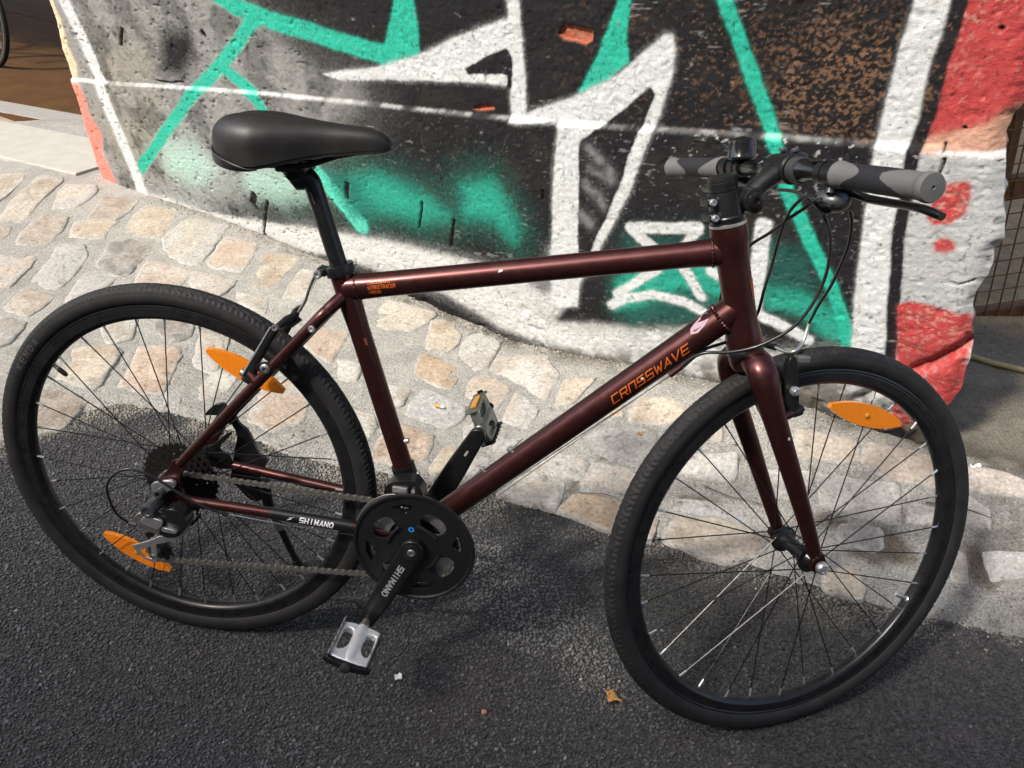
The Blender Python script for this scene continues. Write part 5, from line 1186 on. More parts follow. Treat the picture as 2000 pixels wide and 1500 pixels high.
def eye(l, h, n=14):
    top = [(-l / 2 + l * k / n, h / 2 * (1 - abs(2 * k / n - 1) ** 2.2) + .0035) for k in range(n + 1)]
    return top + [(x, -z) for x, z in reversed(top)]
def reflector(wheel, a, b, y):
    a = Vector((a[0], 0, a[1])); b = Vector((b[0], 0, b[1])); c = (a + b) / 2; d = b - a; ang = math.atan2(d.z, d.x)
    mt = Matrix.Translation((c.x, y, c.z)) @ Matrix.Rotation(-ang, 4, 'Y')
    o = MB().add(*plate(eye(d.length, .030), [], -.004, .004)).obj('reflector', M['reflector'], wheel, mt, smooth=35, bevel=.0015)
    MB().add(*lathe([(.004, 0), (.004, .0012), (.0025, .0022)], (0, -.0045, 0), (0, -1, 0), 14)).obj('reflector_clip', M['amber'], wheel, mt)

def wheel(name, mat, phase, flanges, valve_deg, refl, rear, label):
    w = empty(name, bike, mat); w['label'] = label
    t = bpy.data.objects.new('tyre', TYRE); COL.objects.link(t); t.parent = w
    MB().add(*lathe(RIMP, (0, 0, 0), (0, 1, 0), 160, closed=True)).obj('rim', M['rim'], w, smooth=30)
    yl, yr, fr = flanges
    if rear: hp = [(.005, -.072), (.005, -.06), (.010, -.058), (.017, -.052), (.017, yr - .004), (fr + .004, yr - .0032), (fr + .004, yr + .0005), (.016, yr + .006), (.0145, .008), (.016, yl - .006), (fr + .004, yl - .0005), (fr + .004, yl + .0032), (.016, yl + .005), (.012, .052), (.009, .058), (.009, .062), (.005, .063), (.005, .072)]
    else: hp = [(.0045, -.064), (.0045, -.05), (.009, -.048), (.011, -.044), (.015, yr - .004), (fr + .004, yr - .003), (fr + .004, yr), (.015, yr + .006), (.0125, -.012), (.0125, .012), (.015, yl - .006), (fr + .004, yl), (fr + .004, yl + .003), (.015, yl + .004), (.011, .044), (.009, .048), (.0045, .05), (.0045, .064)]
    MB().add(*lathe(hp, (0, 0, 0), (0, 1, 0), 32)).obj('hub', M['black_paint'], w, smooth=30)
    if not rear:
        MB().add(*lathe([(.009, 0), (.0105, .002), (.0105, .008), (.009, .011), (.0065, .012), (.006, .0095), (.003, .0095), (.003, .0125)], (0, -.0610, 0), (0, -1, 0), 24)).obj('axle_nut', M['silver'], w)
        MB().add(*lathe([(.008, 0), (.010, .002), (.010, .008), (.006, .010)], (0, .0610, 0), (0, 1, 0), 24)).obj('axle_nut', M['black_paint'], w)
    for k in range(32):
        th = math.radians(phase + 11.25 * k); side = -1 if k % 2 == 0 else 1
        sense = 1 if (k // 2) % 2 == 0 else -1
        fl = th + sense * math.radians(62); yf = yr if side < 0 else yl
        p0 = Vector((fr * math.cos(fl), yf + side * (.0022 if sense > 0 else -.0022), fr * math.sin(fl))); p1 = Vector((.2925 * math.cos(th), side * .0035, .2925 * math.sin(th)))
        # two front spokes in bright metal stand in for a glint of light
        m = 'spoke' if not ((not rear) and k in (19, 20)) else 'dull_steel'
        MB().add(*tube([p0, p0.lerp(p1, .955)], .00105, 7)).obj('spoke', M[m], w)
        MB().add(*tube([p0.lerp(p1, .945), p0.lerp(p1, .995)], [.0018, .0021], 8)).obj('nipple', M['silver'], w)
    va = math.radians(valve_deg); d = Vector((-math.cos(va), 0, -math.sin(va))); p = Vector((.293 * math.cos(va), 0, .293 * math.sin(va)))
    MB().add(*lathe([(.0052, 0), (.0052, .002), (.0034, .003), (.0034, .014)], p, d, 14)).obj('valve', M['silver'] if not rear else M['dull_steel'], w)
    MB().add(*lathe([(.0042, .013), (.0045, .018), (.0042, .026), (.0025, .031)], p, d, 14)).obj('valve_cap', M['silver'] if not rear else M['plastic'], w)
    for a, b, y in refl: reflector(w, a, b, y)
    return w
rw = wheel('wheel', Matrix.Translation((0, 0, R)), 1.5, (.034, -.017, .023), 141.5, [((.0660, .2490), (.1960, .1895), -.010), ((-.1935, -.1700), (-.0650, -.2350), .010)], True, 'rear wheel with cassette side facing out')
fw_ = wheel('wheel', MST @ Matrix.Translation(FW), 2.9, (.034, -.034, .0195), -26.4, [((.0085, .2560), (.1560, .2175), -.008)], False, 'front wheel turned towards the wall')
def tyre_text(w, txt, a0, size, rr):
    V, F = logo2d(txt, .0075, size * .8, .0155, .0016, 0); out = []
    for x, y in V:
        th = math.radians(a0) - x / rr; q = rr + y - size * .35
        A = (q - (R - .0188)) / .0188; yy = -.0188 * math.sqrt(max(0, 1 - A * A)) - .0004
        out.append(Vector((q * math.cos(th), yy, q * math.sin(th))))
    mesh_obj('tyre_lettering', out, F, M['tyre_text'], w, smooth=180)
tyre_text(rw, 'KENDA', 147.8, .0125, .3300)

# cassette
def gear(n, ri=None, tooth=.0040, spokes=0):
    rp = .0127 / (2 * math.sin(math.pi / n)); out = []
    for k in range(n):
        for f, dr in ((0, -tooth * .45), (.22, -tooth * .35), (.40, tooth * .5), (.60, tooth * .5), (.78, -tooth * .35)):
            th = 2 * math.pi * (k + f) / n; out.append(((rp + dr) * math.cos(th), (rp + dr) * math.sin(th)))
    return rp, out
cas = empty('cassette', bike, Matrix.Translation((0, 0, R)))
for i, n in enumerate((34, 30, 26, 22, 19, 16, 13, 11)):
    rp, out = gear(n); y = -.0225 - i * .0041
    holes = [circle2(0, 0, max(rp - .018, .0125), 30)]
    if n > 18:
        rm = rp - .0105
        holes += [[(rm * math.cos(a) + .0028 * math.cos(t), rm * math.sin(a) + .0028 * math.sin(t)) for t in np.linspace(0, 6.283, 9)[:-1]] for a in np.linspace(0, 6.283, n // 2 + 1)[:-1]]
    MB().add(*plate(out, holes, y - .0009, y + .0009)).obj('sprocket', M['sprocket'], cas, smooth=20)
MB().add(*lathe([(.016, -.053), (.016, -.0175)], (0, 0, 0), (0, 1, 0), 24)).obj('spacer', M['sprocket'], cas)
MB().add(*lathe([(.008, -.0615), (.0085, -.060), (.0085, -.0540), (.006, -.0535)], (0, 0, 0), (0, 1, 0), 20)).obj('lock_ring', M['dull_steel'], cas)

# ---- crankset
crk = empty('crankset', bike, Matrix.Translation(BB))
def gd_(rad, deg): return (rad * math.cos(math.radians(deg)), rad * math.sin(math.radians(deg)))
g_out = circle2(0, 0, .1035, 96); holes = []
for k in range(4):
    c = 58 + 90 * k
    holes.append(smooth_poly([gd_(.048, c - 16), gd_(.045, c), gd_(.048, c + 16), gd_(.060, c + 22), gd_(.072, c + 18), gd_(.077, c + 6), gd_(.077, c - 6), gd_(.072, c - 18), gd_(.060, c - 22)], 3))
    c = 13 + 90 * k
    holes.append([gd_(.067, c), gd_(.0845, c + 15), gd_(.0865, c), gd_(.0845, c - 15)])
MB().add(*plate(g_out, holes, -.0635, -.0605)).obj('chain_guard', M['plastic'], crk, smooth=30)
MB().add(*lathe([(.0985, -.0632), (.1010, -.0665), (.1050, -.0662), (.1062, -.0630), (.1050, -.0600), (.0985, -.0603)], (0, 0, 0), (0, 1, 0), 96, closed=True)).obj('guard_rim', M['plastic'], crk, smooth=40)
for k in range(4):
    c = 58 + 90 * k; pts = [gd_(.046, c - 26), gd_(.0435, c), gd_(.046, c + 26)]
    P = spline([(p[0], -.0652, p[1]) for p in pts], 6)
    MB().add(*tube(P, [.0035] * len(P), 10, ell=(1.0, .8))).obj('guard_rib', M['plastic'], crk)
for n, y in ((48, -.0555), (36, -.0480), (26, -.0405)):
    rp, out = gear(n, tooth=.0045)
    MB().add(*plate(out, [circle2(0, 0, {48: .080, 36: .050, 26: .018}[n], 60)], y - .0011, y + .0011)).obj('chainring', M['sprocket'] if n != 36 else M['silver'], crk, smooth=20)
for k in range(4):
    c = 13 + 90 * k
    V, F = box(((.045) * math.cos(math.radians(c)), -.0525, .045 * math.sin(math.radians(c))), .062, .010, .014, Matrix.Rotation(-math.radians(c), 3, 'Y'))
    MB().add(V, F).obj('spider_arm', M['black_paint'], crk, bevel=.002, smooth=30)
    bolt('chainring_bolt', (*(lambda p: (p[0], -.058, p[1]))(gd_(.0625, c)),), (0, -1, 0), .0045, .002, crk, 'dull_steel')
MB().add(*cyl((0, -.066, 0), (0, .066, 0), .0085, 20)).obj('spindle', M['dull_steel'], crk)
V, F = text2d('O', .013, bold=.0006); mesh_obj('mark', [(x - .010, -.0639, z + .032) for x, z in V], F, M['blue_text'], crk, smooth=0)

def crank(sgn, name='crank_arm'):
    """sgn -1: right arm pointing down and back, +1: left arm pointing up and forward"""
    d = Vector((-.449, 0, -.8935)) * (-sgn); L_ = .170
    ang = math.atan2(d.z, d.x); ca_, sa_ = math.cos(ang), math.sin(ang)
    def bend(x): return .0708 + .010 * float(sstep(.03, .14, np.array(x)))
    def to3(x, z, y): return (BB.x + x * ca_ - z * sa_, sgn * (bend(x) + y), BB.z + x * sa_ + z * ca_)
    ts = list(np.linspace(-.0215, .0, 7)) + list(np.linspace(.012, L_, 18)) + list(L_ + .0150 * np.sin(np.linspace(.25, 1.57, 6)))
    V = []; F = []; sg = 24
    for t in ts:
        if t < 0: hw = .0215 * math.sqrt(max(1 - (t / .0217) ** 2, .004))
        elif t > L_: hw = .0150 * math.sqrt(max(1 - ((t - L_) / .0151) ** 2, .004))
        else: hw = .0215 - .0030 * t / L_ - .0035 * max(0, t / L_ - .55) / .45
        for k in range(sg):
            a = 2 * math.pi * k / sg; cx, sx = math.cos(a), math.sin(a)
            V.append(to3(t, hw * math.copysign(abs(cx) ** .45, cx), .0068 * math.copysign(abs(sx) ** .45, sx)))
    for i in range(len(ts) - 1):
        for k in range(sg): F.append((i * sg + k, i * sg + (k + 1) % sg, (i + 1) * sg + (k + 1) % sg, (i + 1) * sg + k))
    F.append(tuple(range(sg))); F.append(tuple((len(ts) - 1) * sg + k for k in range(sg)))
    o = mesh_obj(name, V, F, M['black_paint'], bike, smooth=45)
    c = Vector((BB.x, sgn * .0775, BB.z))
    MB().add(*lathe([(.0145, 0), (.0145, .0015), (.0125, .0022), (.0085, .0022), (.008, -.001)], c, (0, sgn, 0), 24)).obj('crank_cap', M['plastic'], o)
    bolt('crank_bolt', c + Vector((0, sgn * .0002, 0)), (0, sgn, 0), .0075, .0035, o, 'dull_steel')
    e = Vector((BB.x, sgn * .0875, BB.z)) + d * L_
    MB().add(*lathe([(.0072, 0), (.0072, .0012), (.006, .0014)], e, (0, sgn, 0), 20)).obj('axle_end', M['black_paint'], o)
    return o, d, e, to3
ckR, dR, eR, t3R = crank(-1)
ckL, dL, eL, t3L = crank(1)
V, F = logo2d('SHIMANo', .0068, .0098, .0098, .0022, .1)
mesh_obj('lettering', [t3R(.036 + x, z - .005, .0072) for x, z in V], F, M['grey_text'], ckR, smooth=0)
mesh_obj('mark', [(t3L(.125 + x, z, -.0072)) for x, z in ((0, -.002), (.012, -.002), (.012, .002), (0, .002))], [(0, 1, 2, 3)], M['grey_text'], ckL, smooth=0)

def pedal(sgn, e, ang, name='pedal', refl=(-1, 1)):
    """platform pedal: axle out along y, platform turned by ang about it"""
    p = empty(name, bike, Matrix.Translation(e + Vector((0, sgn * .0, 0))) @ Matrix.Rotation(ang, 4, 'Y'))
    Y = lambda y: sgn * y
    MB().add(*lathe([(.0072, -.006), (.0072, .006), (.0095, .008), (.0095, .014), (.0068, .016), (.0060, .098)], (0, 0, 0), (0, sgn, 0), 18)).obj('axle', M['dull_steel'], p)
    # body: x-shaped silver casting
    def body2():
        o = [(-.033, .020), (-.016, .016), (.016, .016), (.033, .020), (.033, .098), (.020, .101), (-.020, .101), (-.033, .098)]
        return o
    bw = [smooth_poly([(s_ * .011, .040), (s_ * .014, .031), (s_ * .028, .031), (s_ * .029, .050), (s_ * .028, .080), (s_ * .017, .078), (s_ * .010, .060)], 2) for s_ in (-1, 1)]
    MB().add(*plate(body2(), bw, -.0075, .0075, lambda x, z, y: (x, Y(z), y))).obj('body', M['pedal'] if sgn < 0 else M['dull_steel'], p, smooth=30, bevel=.002)
    MB().add(*lathe([(.0105, .016), (.0115, .022), (.0115, .085), (.0095, .098), (.006, .101)], (0, 0, 0), (0, sgn, 0), 20)).obj('bearing_barrel', M['pedal'] if sgn < 0 else M['dull_steel'], p)
    for s in (-1, 1):
        # toothed cage plate
        x = s * .0345; pts = []
        n = 13
        for k in range(n):
            yy = .014 + .090 * k / (n - 1); pts.append((yy, .0125 + (.0030 if k % 2 else 0)))
        pts2 = [(yy, -z) for yy, z in reversed(pts)]
        MB().add(*plate(pts + pts2, [[(.030, .0065), (.030, -.0065), (.088, -.0065), (.088, .0065)][::-1]], x - .001, x + .001, lambda a, b, c: (c, Y(a), b))).obj('cage_plate', M['black_paint'] if s > 0 else M['dull_steel'], p, smooth=20)
        if s in refl: MB().add(*box((s * .0372, Y(.058), 0), .0045, .048, .012)).obj('pedal_reflector', M['amber'], p, smooth=0, bevel=.001)
    V, F = plate(smooth_poly([(-.036, .100), (-.034, .106), (-.012, .110), (.012, .110), (.034, .106), (.036, .100)], 2), [], -.0055, .0055, lambda x, z, y: (x, Y(z), y))
    MB().add(V, F).obj('end_plate', M['black_paint'], p, smooth=30, bevel=.001)
    MB().add(*lathe([(.009, .108), (.009, .113), (.006, .115)], (0, 0, 0), (0, sgn, 0), 18)).obj('dust_cap', M['plastic_matte'], p)
    return p
pedal(-1, eR + Vector((0, -.004, 0)), math.radians(14), refl=())
pedal(1, eL + Vector((0, .004, 0)), math.radians(62), refl=(-1,))

# ---- chain
def belt(circ):
    """circles (cx, cz, r, sign): sign -1 clockwise seen from the drive side (x right, z up)"""
    n = len(circ); tang = []
    for i in range(n):
        x0, z0, r0, s0 = circ[i]; x1, z1, r1, s1 = circ[(i + 1) % n]
        dx, dz = x1 - x0, z1 - z0; L_ = math.hypot(dx, dz); a = math.atan2(dz, dx)
        # travelling clockwise keeps the circle on the right: leave point is left normal * r
        o0 = r0 * (1 if s0 < 0 else -1); o1 = r1 * (1 if s1 < 0 else -1)
        b = math.asin((o0 - o1) / L_) if abs(o0 - o1) < L_ else 0
        na = a + math.pi / 2 - b
        nx, nz = math.cos(na), math.sin(na)
        tang.append(((x0 + nx * o0, z0 + nz * o0), (x1 + nx * o1, z1 + nz * o1)))
    path = []
    for i in range(n):
        cx, cz, r, s = circ[i]
        p_in = tang[i - 1][1]; p_out = tang[i][0]
        a0 = math.atan2(p_in[1] - cz, p_in[0] - cx); a1 = math.atan2(p_out[1] - cz, p_out[0] - cx)
        if s < 0:
            while a1 > a0: a1 -= 2 * math.pi
        else:
            while a1 < a0: a1 += 2 * math.pi
        m_ = max(3, int(abs(a1 - a0) * r / .002))
        for k in range(m_ + 1):
            a = a0 + (a1 - a0) * k / m_; path.append((cx + r * math.cos(a), cz + r * math.sin(a)))
    return path
gx, gz_ = SH['guide'][0]; px_, pz_ = SH['pulley'][0]
CH = belt([(0, R, .0265, -1), (BB.x, BB.z, .0729, -1), (px_ + .004, pz_, .0225, -1), (gx + .004, gz_, .0215, 1)])
def chain_y(x): return -.0470 + (-.0010) * min(max(x / .43, 0), 1)
def resample(path, step):
    P = path + [path[0]]; d = [0]
    for a, b in zip(P[:-1], P[1:]): d.append(d[-1] + math.hypot(b[0] - a[0], b[1] - a[1]))
    n = int(round(d[-1] / step)); n += n % 2
    q = np.linspace(0, d[-1], n, endpoint=False)
    return list(zip(np.interp(q, d, [p[0] for p in P]), np.interp(q, d, [p[1] for p in P])))
chain = empty('chain', bike)
def link_plate(w, y):
    r = .0042; L_ = .0127; pts = []
    for k in range(9): a = math.pi / 2 + math.pi * k / 8; pts.append((r * math.cos(a), r * math.sin(a)))
    pts.append((L_ / 2, -r * .62))
    for k in range(9): a = -math.pi / 2 + math.pi * k / 8; pts.append((L_ + r * math.cos(a), r * math.sin(a)))
    pts.append((L_ / 2, r * .62))
    return plate(pts, [], y - w / 2, y + w / 2)
def link_mesh_data(outer):
    mb = MB(); y = .0033 if outer else .0023
    mb.add(*link_plate(.0010, -y)); mb.add(*link_plate(.0010, y))
    for x in (0, .0127): mb.add(*cyl((x, -y - (.0008 if outer else 0), 0), (x, y, 0), .0019 if outer else .0038, 10))
    me = bpy.data.meshes.new('chain_link'); me.from_pydata([tuple(v) for v in mb.V], [], mb.F); me.validate()
    bm = bmesh.new(); bm.from_mesh(me); bmesh.ops.recalc_face_normals(bm, faces=bm.faces); bm.to_mesh(me); bm.free(); me.materials.append(M['chain']); return me
LM = [link_mesh_data(True), link_mesh_data(False)]
CP = resample(CH, .0127)
for i in range(len(CP)):
    a = CP[i]; b = CP[(i + 1) % len(CP)]
    o = bpy.data.objects.new('chain_link', LM[i % 2]); COL.objects.link(o); o.parent = chain
    o.matrix_basis = Matrix.Translation((a[0], chain_y(a[0]), a[1])) @ Matrix.Rotation(-math.atan2(b[1] - a[1], b[0] - a[0]), 4, 'Y')

# ---- rear derailleur
rd = empty('rear_derailleur', bike)
def shp(name, key, y0, y1, m, parent, holes=(), sub=3, bevel=.0015, mat=None):
    pts = smooth_poly(SH[key], sub) if sub else SH[key]
    return MB().add(*plate(pts, list(holes), y0, y1)).obj(name, M[m], parent, mat, smooth=35, bevel=bevel)
shp('hanger_bracket', 'hanger', -.0795, -.0725, 'silver', rd)
hb = SH['hanger_bolt'][0]; bolt('hanger_bolt', (hb[0], -.0795, hb[1]), (0, -1, 0), .0085, .012, rd, 'dark_grey')
kn = SH['knuckle'][0]; MB().add(*lathe([(.0115, -.022), (.0125, -.018), (.0125, .012), (.0115, .0145), (.0075, .015), (.006, .013)], (kn[0], -.100, kn[1]), (0, -1, 0), 24)).obj('knuckle', M['dark_grey'], rd)
shp('link_arm', 'der_link', -.107, -.090, 'dull_steel', rd, bevel=.003)
shp('link_cover', 'der_strip', -.1120, -.1065, 'silver', rd, bevel=.0008); shp('link_cover', 'der_strip2', -.1110, -.1040, 'silver', rd, bevel=.0008)
shp('body', 'der_body', -.1045, -.078, 'black_paint', rd, bevel=.005)
shp('cage', 'der_cage', -.0690, -.0668, 'silver', rd, holes=[SH['der_cage_hole'][::-1]], sub=0, bevel=.0005)
shp('inner_cage', 'der_cage', -.0305, -.0285, 'black_paint', rd, sub=0, bevel=.0005)
for (x, z), n in (((px_ + .004, pz_), 11), ((gx + .004, gz_), 11)):
    rp, out = gear(n); hl = [circle2(0, 0, .003, 10)] + [[(.0105 * math.cos(a) + .003 * math.cos(t), .0105 * math.sin(a) + .003 * math.sin(t)) for t in np.linspace(0, 6.283, 9)[:-1]] for a in np.linspace(0, 6.283, 6)[:-1]]
    MB().add(*plate(out, hl, -.049, -.044)).obj('pulley', M['plastic'], rd, Matrix.Translation((x, 0, z)), smooth=20)
    MB().add(*cyl((x, -.0705, z), (x, -.029, z), .0036, 14)).obj('pulley_bolt', M['dull_steel'], rd)
bp_ = CAB['der_cable'][0]; MB().add(*tube([(bp_[0] + .012, -.098, bp_[2] - .004), (bp_[0], bp_[1], bp_[2])], [.0055, .0042], 14)).obj('barrel_adjuster', M['dark_grey'], rd)

# ---- front derailleur
fd = empty('front_derailleur', bike)
shp('body', 'front_der', -.050, -.022, 'black_paint', fd, bevel=.003)
shp('outer_cage', 'fd_cage', -.0600, -.0585, 'dull_steel', fd, bevel=.0005)
MB().add(*lathe([(.0172, -.009), (.0205, -.009), (.0205, .009), (.0172, .009)], BB + sdir * .118, sdir, 28, closed=True)).obj('clamp_band', M['black_paint'], fd)
fb = SH['front_der']; cx_ = sum(p[0] for p in fb) / len(fb); cz_ = sum(p[1] for p in fb) / len(fb)
MB().add(*box((cx_ - .008, -.0515, cz_ + .004), .026, .006, .012)).obj('link_plate', M['silver'], fd, bevel=.0015, smooth=0)
bolt('limit_screw', (cx_ + .015, -.050, cz_ + .005), (0, -1, .3), .0035, .006, fd)
bolt('limit_screw', (cx_ + .019, -.050, cz_ - .004), (0, -1, .3), .0035, .006, fd)

# ---- seat post, clamp, saddle
sp = empty('seat_post', bike)
ptop = Vector((.2566, 0, .8791))
P = [seat_top - sdir * .05, seat_top, ptop - sdir * .012] + spline([ptop - sdir * .004, ptop + Vector((-.004, 0, .008)), (.2440, 0, .8955), (.230, 0, .902)], 5)
MB().add(*tube(P, [.0136] * 3 + [.0136 + .0022 * i / 16 for i in range(len(P) - 3)], 26, ref=(0, 1, 0))).obj('post', M['black_paint'], sp, smooth=50)
MB().add(*tube([(.250, 0, .888), (.236, 0, .888), (.215, 0, .905)], [.013, .016, .010], 18, ref=(0, 1, 0))).obj('post_head', M['black_paint'], sp, smooth=50)
MB().add(*box((.229, 0, .9075), .046, .052, .012)).obj('rail_clamp', M['black_paint'], sp, bevel=.004, smooth=30)
bolt('clamp_bolt', (.226, -.012, .897), (0, -1, -.2), .0055, .008, sp, 'black_paint')
wrap('size_label', ([(0, -.006), (.018, -.006), (.018, .006), (0, .006)], [(0, 1, 2, 3)]), ptop - sdir * .022, sdir, (-.65, -1, 0), .0136, 'grey_text', sp)
sclamp = empty('seat_clamp', bike)
MB().add(*lathe([(.0185, -.001), (.0222, -.001), (.0228, .002), (.0228, .012), (.0222, .0145), (.0140, .0145)], seat_top - sdir * .003, sdir, 36)).obj('collar', M['black_paint'], sclamp)
MB().add(*box(seat_top + sdir * .0035 + Vector((-.026, -.004, -.004)), .014, .022, .013)).obj('clamp_ear', M['black_paint'], sclamp, bevel=.002, smooth=0)
bolt('clamp_bolt', seat_top + sdir * .003 + Vector((-.030, -.015, -.006)), (-.1, -1, 0), .0068, .006, sclamp)

sad = empty('saddle', bike)
def saddle():
    S = [(.1110, .008, .948, .934), (.1135, .022, .955, .928), (.1200, .040, .964, .920), (.1320, .055, .974, .9150), (.1490, .0675, .9795, .9120), (.1710, .0750, .9815, .9095), (.192, .0770, .9815, .9090), (.215, .0700, .9795, .9140), (.238, .0585, .977, .9200), (.263, .0460, .975, .9260), (.292, .0350, .9735, .9310), (.322, .0285, .9725, .9345), (.345, .0240, .9705, .9375), (.360, .0195, .9665, .9395), (.370, .0140, .9600, .9410), (.3755, .006, .9520, .9440)]
    # refine
    A = np.array(S); xs = np.linspace(0, len(S) - 1, 90); A = np.stack([np.interp(xs, np.arange(len(S)), A[:, j]) for j in range(4)], 1)
    for _ in range(4): A[1:-1] = .25 * A[:-2] + .5 * A[1:-1] + .25 * A[2:]
    n = 44; V = []; 
    for x, w, zt, zb in A:
        for k in range(n):
            a = math.pi * k / (n - 1); c, s_ = math.cos(a), math.sin(a)
            y = w * math.copysign(abs(c) ** .62, c) * (1 - .06 * (1 - s_) ** 3); z = zb + (zt - zb) * abs(s_) ** .50
            dip = .0045 * math.exp(-(y / .011) ** 2) * max(0, min(1, (x - .12) / .04)) * max(0, min(1, (.33 - x) / .05))
            V.append((x, y, z - dip))
    F = []
    m_ = len(A)
    for i in range(m_ - 1):
        for k in range(n - 1): F.append((i * n + k, i * n + k + 1, (i + 1) * n + k + 1, (i + 1) * n + k))
    F.append(tuple(range(n))); F.append(tuple((m_ - 1) * n + k for k in range(n)))
    mesh_obj('cover', V, F, M['saddle'], sad, smooth=60)
    # underside shell
    V = []; F = []
    for x, w, zt, zb in A[6:-4]:
        for k in range(11):
            t = k / 10 * 2 - 1; V.append((x, t * w * .97, zb + .004 - .012 * (1 - t * t) * min(1, w / .05) * 0 + .001))
    for i in range(len(A[6:-4]) - 1):
        for k in range(10): F.append((i * 11 + k, i * 11 + k + 1, (i + 1) * 11 + k + 1, (i + 1) * 11 + k))
    mesh_obj('base_shell', V, F, M['plastic'], sad, smooth=60)
    # rear corner bumper
    for s_ in (-1, 1):
        V = []; F = []; B = [a for a in A if a[0] < .205]
        nb = len(B)
        for i, (x, w, zt, zb) in enumerate(B):
            k_ = math.sin(math.pi * min(1, (i + 2) / nb) * .98)
            for j in range(6):
                t = j / 5; V.append((x, s_ * (w * (.955 + .045 * math.sin(t * 1.6)) + .0006), zb - .0045 * k_ + t * .015 * k_))
        for i in range(nb - 1):
            for j in range(5): F.append((i * 6 + j, i * 6 + j + 1, (i + 1) * 6 + j + 1, (i + 1) * 6 + j))
        o = mesh_obj('bumper', V, F, M['plastic'], sad, smooth=60); sm = o.modifiers.new('t', 'SOLIDIFY'); sm.thickness = .002; sm.offset = 0
    for s_ in (-1, 1):
        P = spline([(.335, s_ * .010, .938), (.30, s_ * .018, .930), (.255, s_ * .022, .9145), (.20, s_ * .022, .9095), (.165, s_ * .026, .909), (.135, s_ * .032, .926)], 6)
        MB().add(*tube(P, .0036, 12)).obj('rail', M['black_paint'], sad)
saddle()

# ---- fork (turned with the steering)
fork = empty('fork', bike, MST)
MB().add(*lathe([(.0262, -.0125), (.0275, -.010), (.0275, -.003), (.0262, -.0008)], ht0, SA, 36)).obj('crown_race', M['black_paint'], fork)
MB().add(*lathe([(.0225, -.034), (.0255, -.026), (.0262, -.0130)], ht0, SA, 36)).obj('crown', M['paint'], fork)
for s in (-1, 1):
    P = spline([(.9290, s * .000, .6850), (.9280, s * .024, .6860), (.9285, s * .043, .6740), (.9360, s * .0505, .6480), (.957, s * .0525, .600), (1.00, s * .0525, .515), (1.045, s * .0520, .425), (1.0735, s * .0510, .366)], 6)
    n = len(P); rad = list(np.interp(np.linspace(0, 1, n), [0, .18, .3, .45, .7, 1], [.021, .0215, .0210, .0185, .0150, .0105])); el = [(np.interp(i / n, [0, .25, .45, 1], [1, .85, .82, .95]), np.interp(i / n, [0, .25, .45, 1], [1, 1.08, 1.05, 1.0])) for i in range(n)]
    MB().add(*tube(P, rad, 26, ref=(0, 1, 0), ell=el)).obj('blade', M['paint'], fork, smooth=60)
    outer = smooth_poly([(1.070, .372), (1.064, .356), (1.067, .342), (1.0785, .336), (1.090, .343), (1.091, .358), (1.082, .372)], 3)
    MB().add(*plate(outer, [], s * .0535 - .0035, s * .0535 + .0035)).obj('dropout', M['paint'], fork, bevel=.0008)
    MB().add(*tube([(.955, s * .050, .604), (.985, s * .046, .611), (.991, s * .045, .6125)], [.0095, .0082, .0082], 16)).obj('brake_boss', M['paint'], fork)
wrap('paint_chip', ([(0, 0), (.004, -.001), (.006, .002), (.002, .004)], [(0, 1, 2, 3)]), (.967, -.0525, .580), (.45, 0, -.9), (.25, -1, 0), .0175, 'chip', fork)

# ---- brakes
def vbrake(name, parent, mat, sh_key, ys, noodle, rear):
    b = empty(name, parent, mat)
    return b
fbk = empty('brake', bike, MST); fbk['label'] = 'front rim brake with two black arms'
for s in (-1, 1):
    MB().add(*plate(smooth_poly(SH['fbrake_arm'], 3), [], s * .047 - .0055, s * .047 + .0055)).obj('arm', M['black_paint'], fbk, smooth=35, bevel=.0018)
    c = Vector((.990, s * .045, .6125)); MB().add(*lathe([(.0095, 0), (.0095, .012), (.0055, .012), (.0055, .017)], c, (.95, 0, .25), 18)).obj('pivot', M['black_paint'], fbk)
    bolt('pivot_bolt', c + Vector((.016, 0, .004)), (.95, 0, .25), .004, .004, fbk)
    p = Vector((.978, s * .040, .649))
    MB().add(*box((.985, s * .0195, .6525), .056, .010, .0085, Matrix.Rotation(math.radians(-18), 3, 'Y'))).obj('brake_pad', M['rubber'], fbk, bevel=.002, smooth=30)
    MB().add(*cyl((p.x, s * .024, p.z), (p.x, s * .064, p.z), .0042, 14)).add(*lathe([(.0075, 0), (.0075, .005), (.005, .007)], (p.x, s * .054, p.z), (0, s, 0), 16)).obj('pad_bolt', M['silver'], fbk)
MB().add(*tube(spline(CAB['f_noodle'], 5), .0026, 12)).obj('noodle', M['silver'], fbk)
nn_ = [Vector(p) for p in CAB['f_noodle']]
MB().add(*tube([(nn_[-1]), (nn_[-1] + Vector((-.004, .045, -.004)))], [.0055, .0030], 12)).obj('boot', M['plastic'], fbk)
MB().add(*box((nn_[-3].x - .004, -.040, nn_[-3].z - .006), .020, .016, .010)).obj('noodle_holder', M['dull_steel'], fbk, bevel=.002, smooth=0)

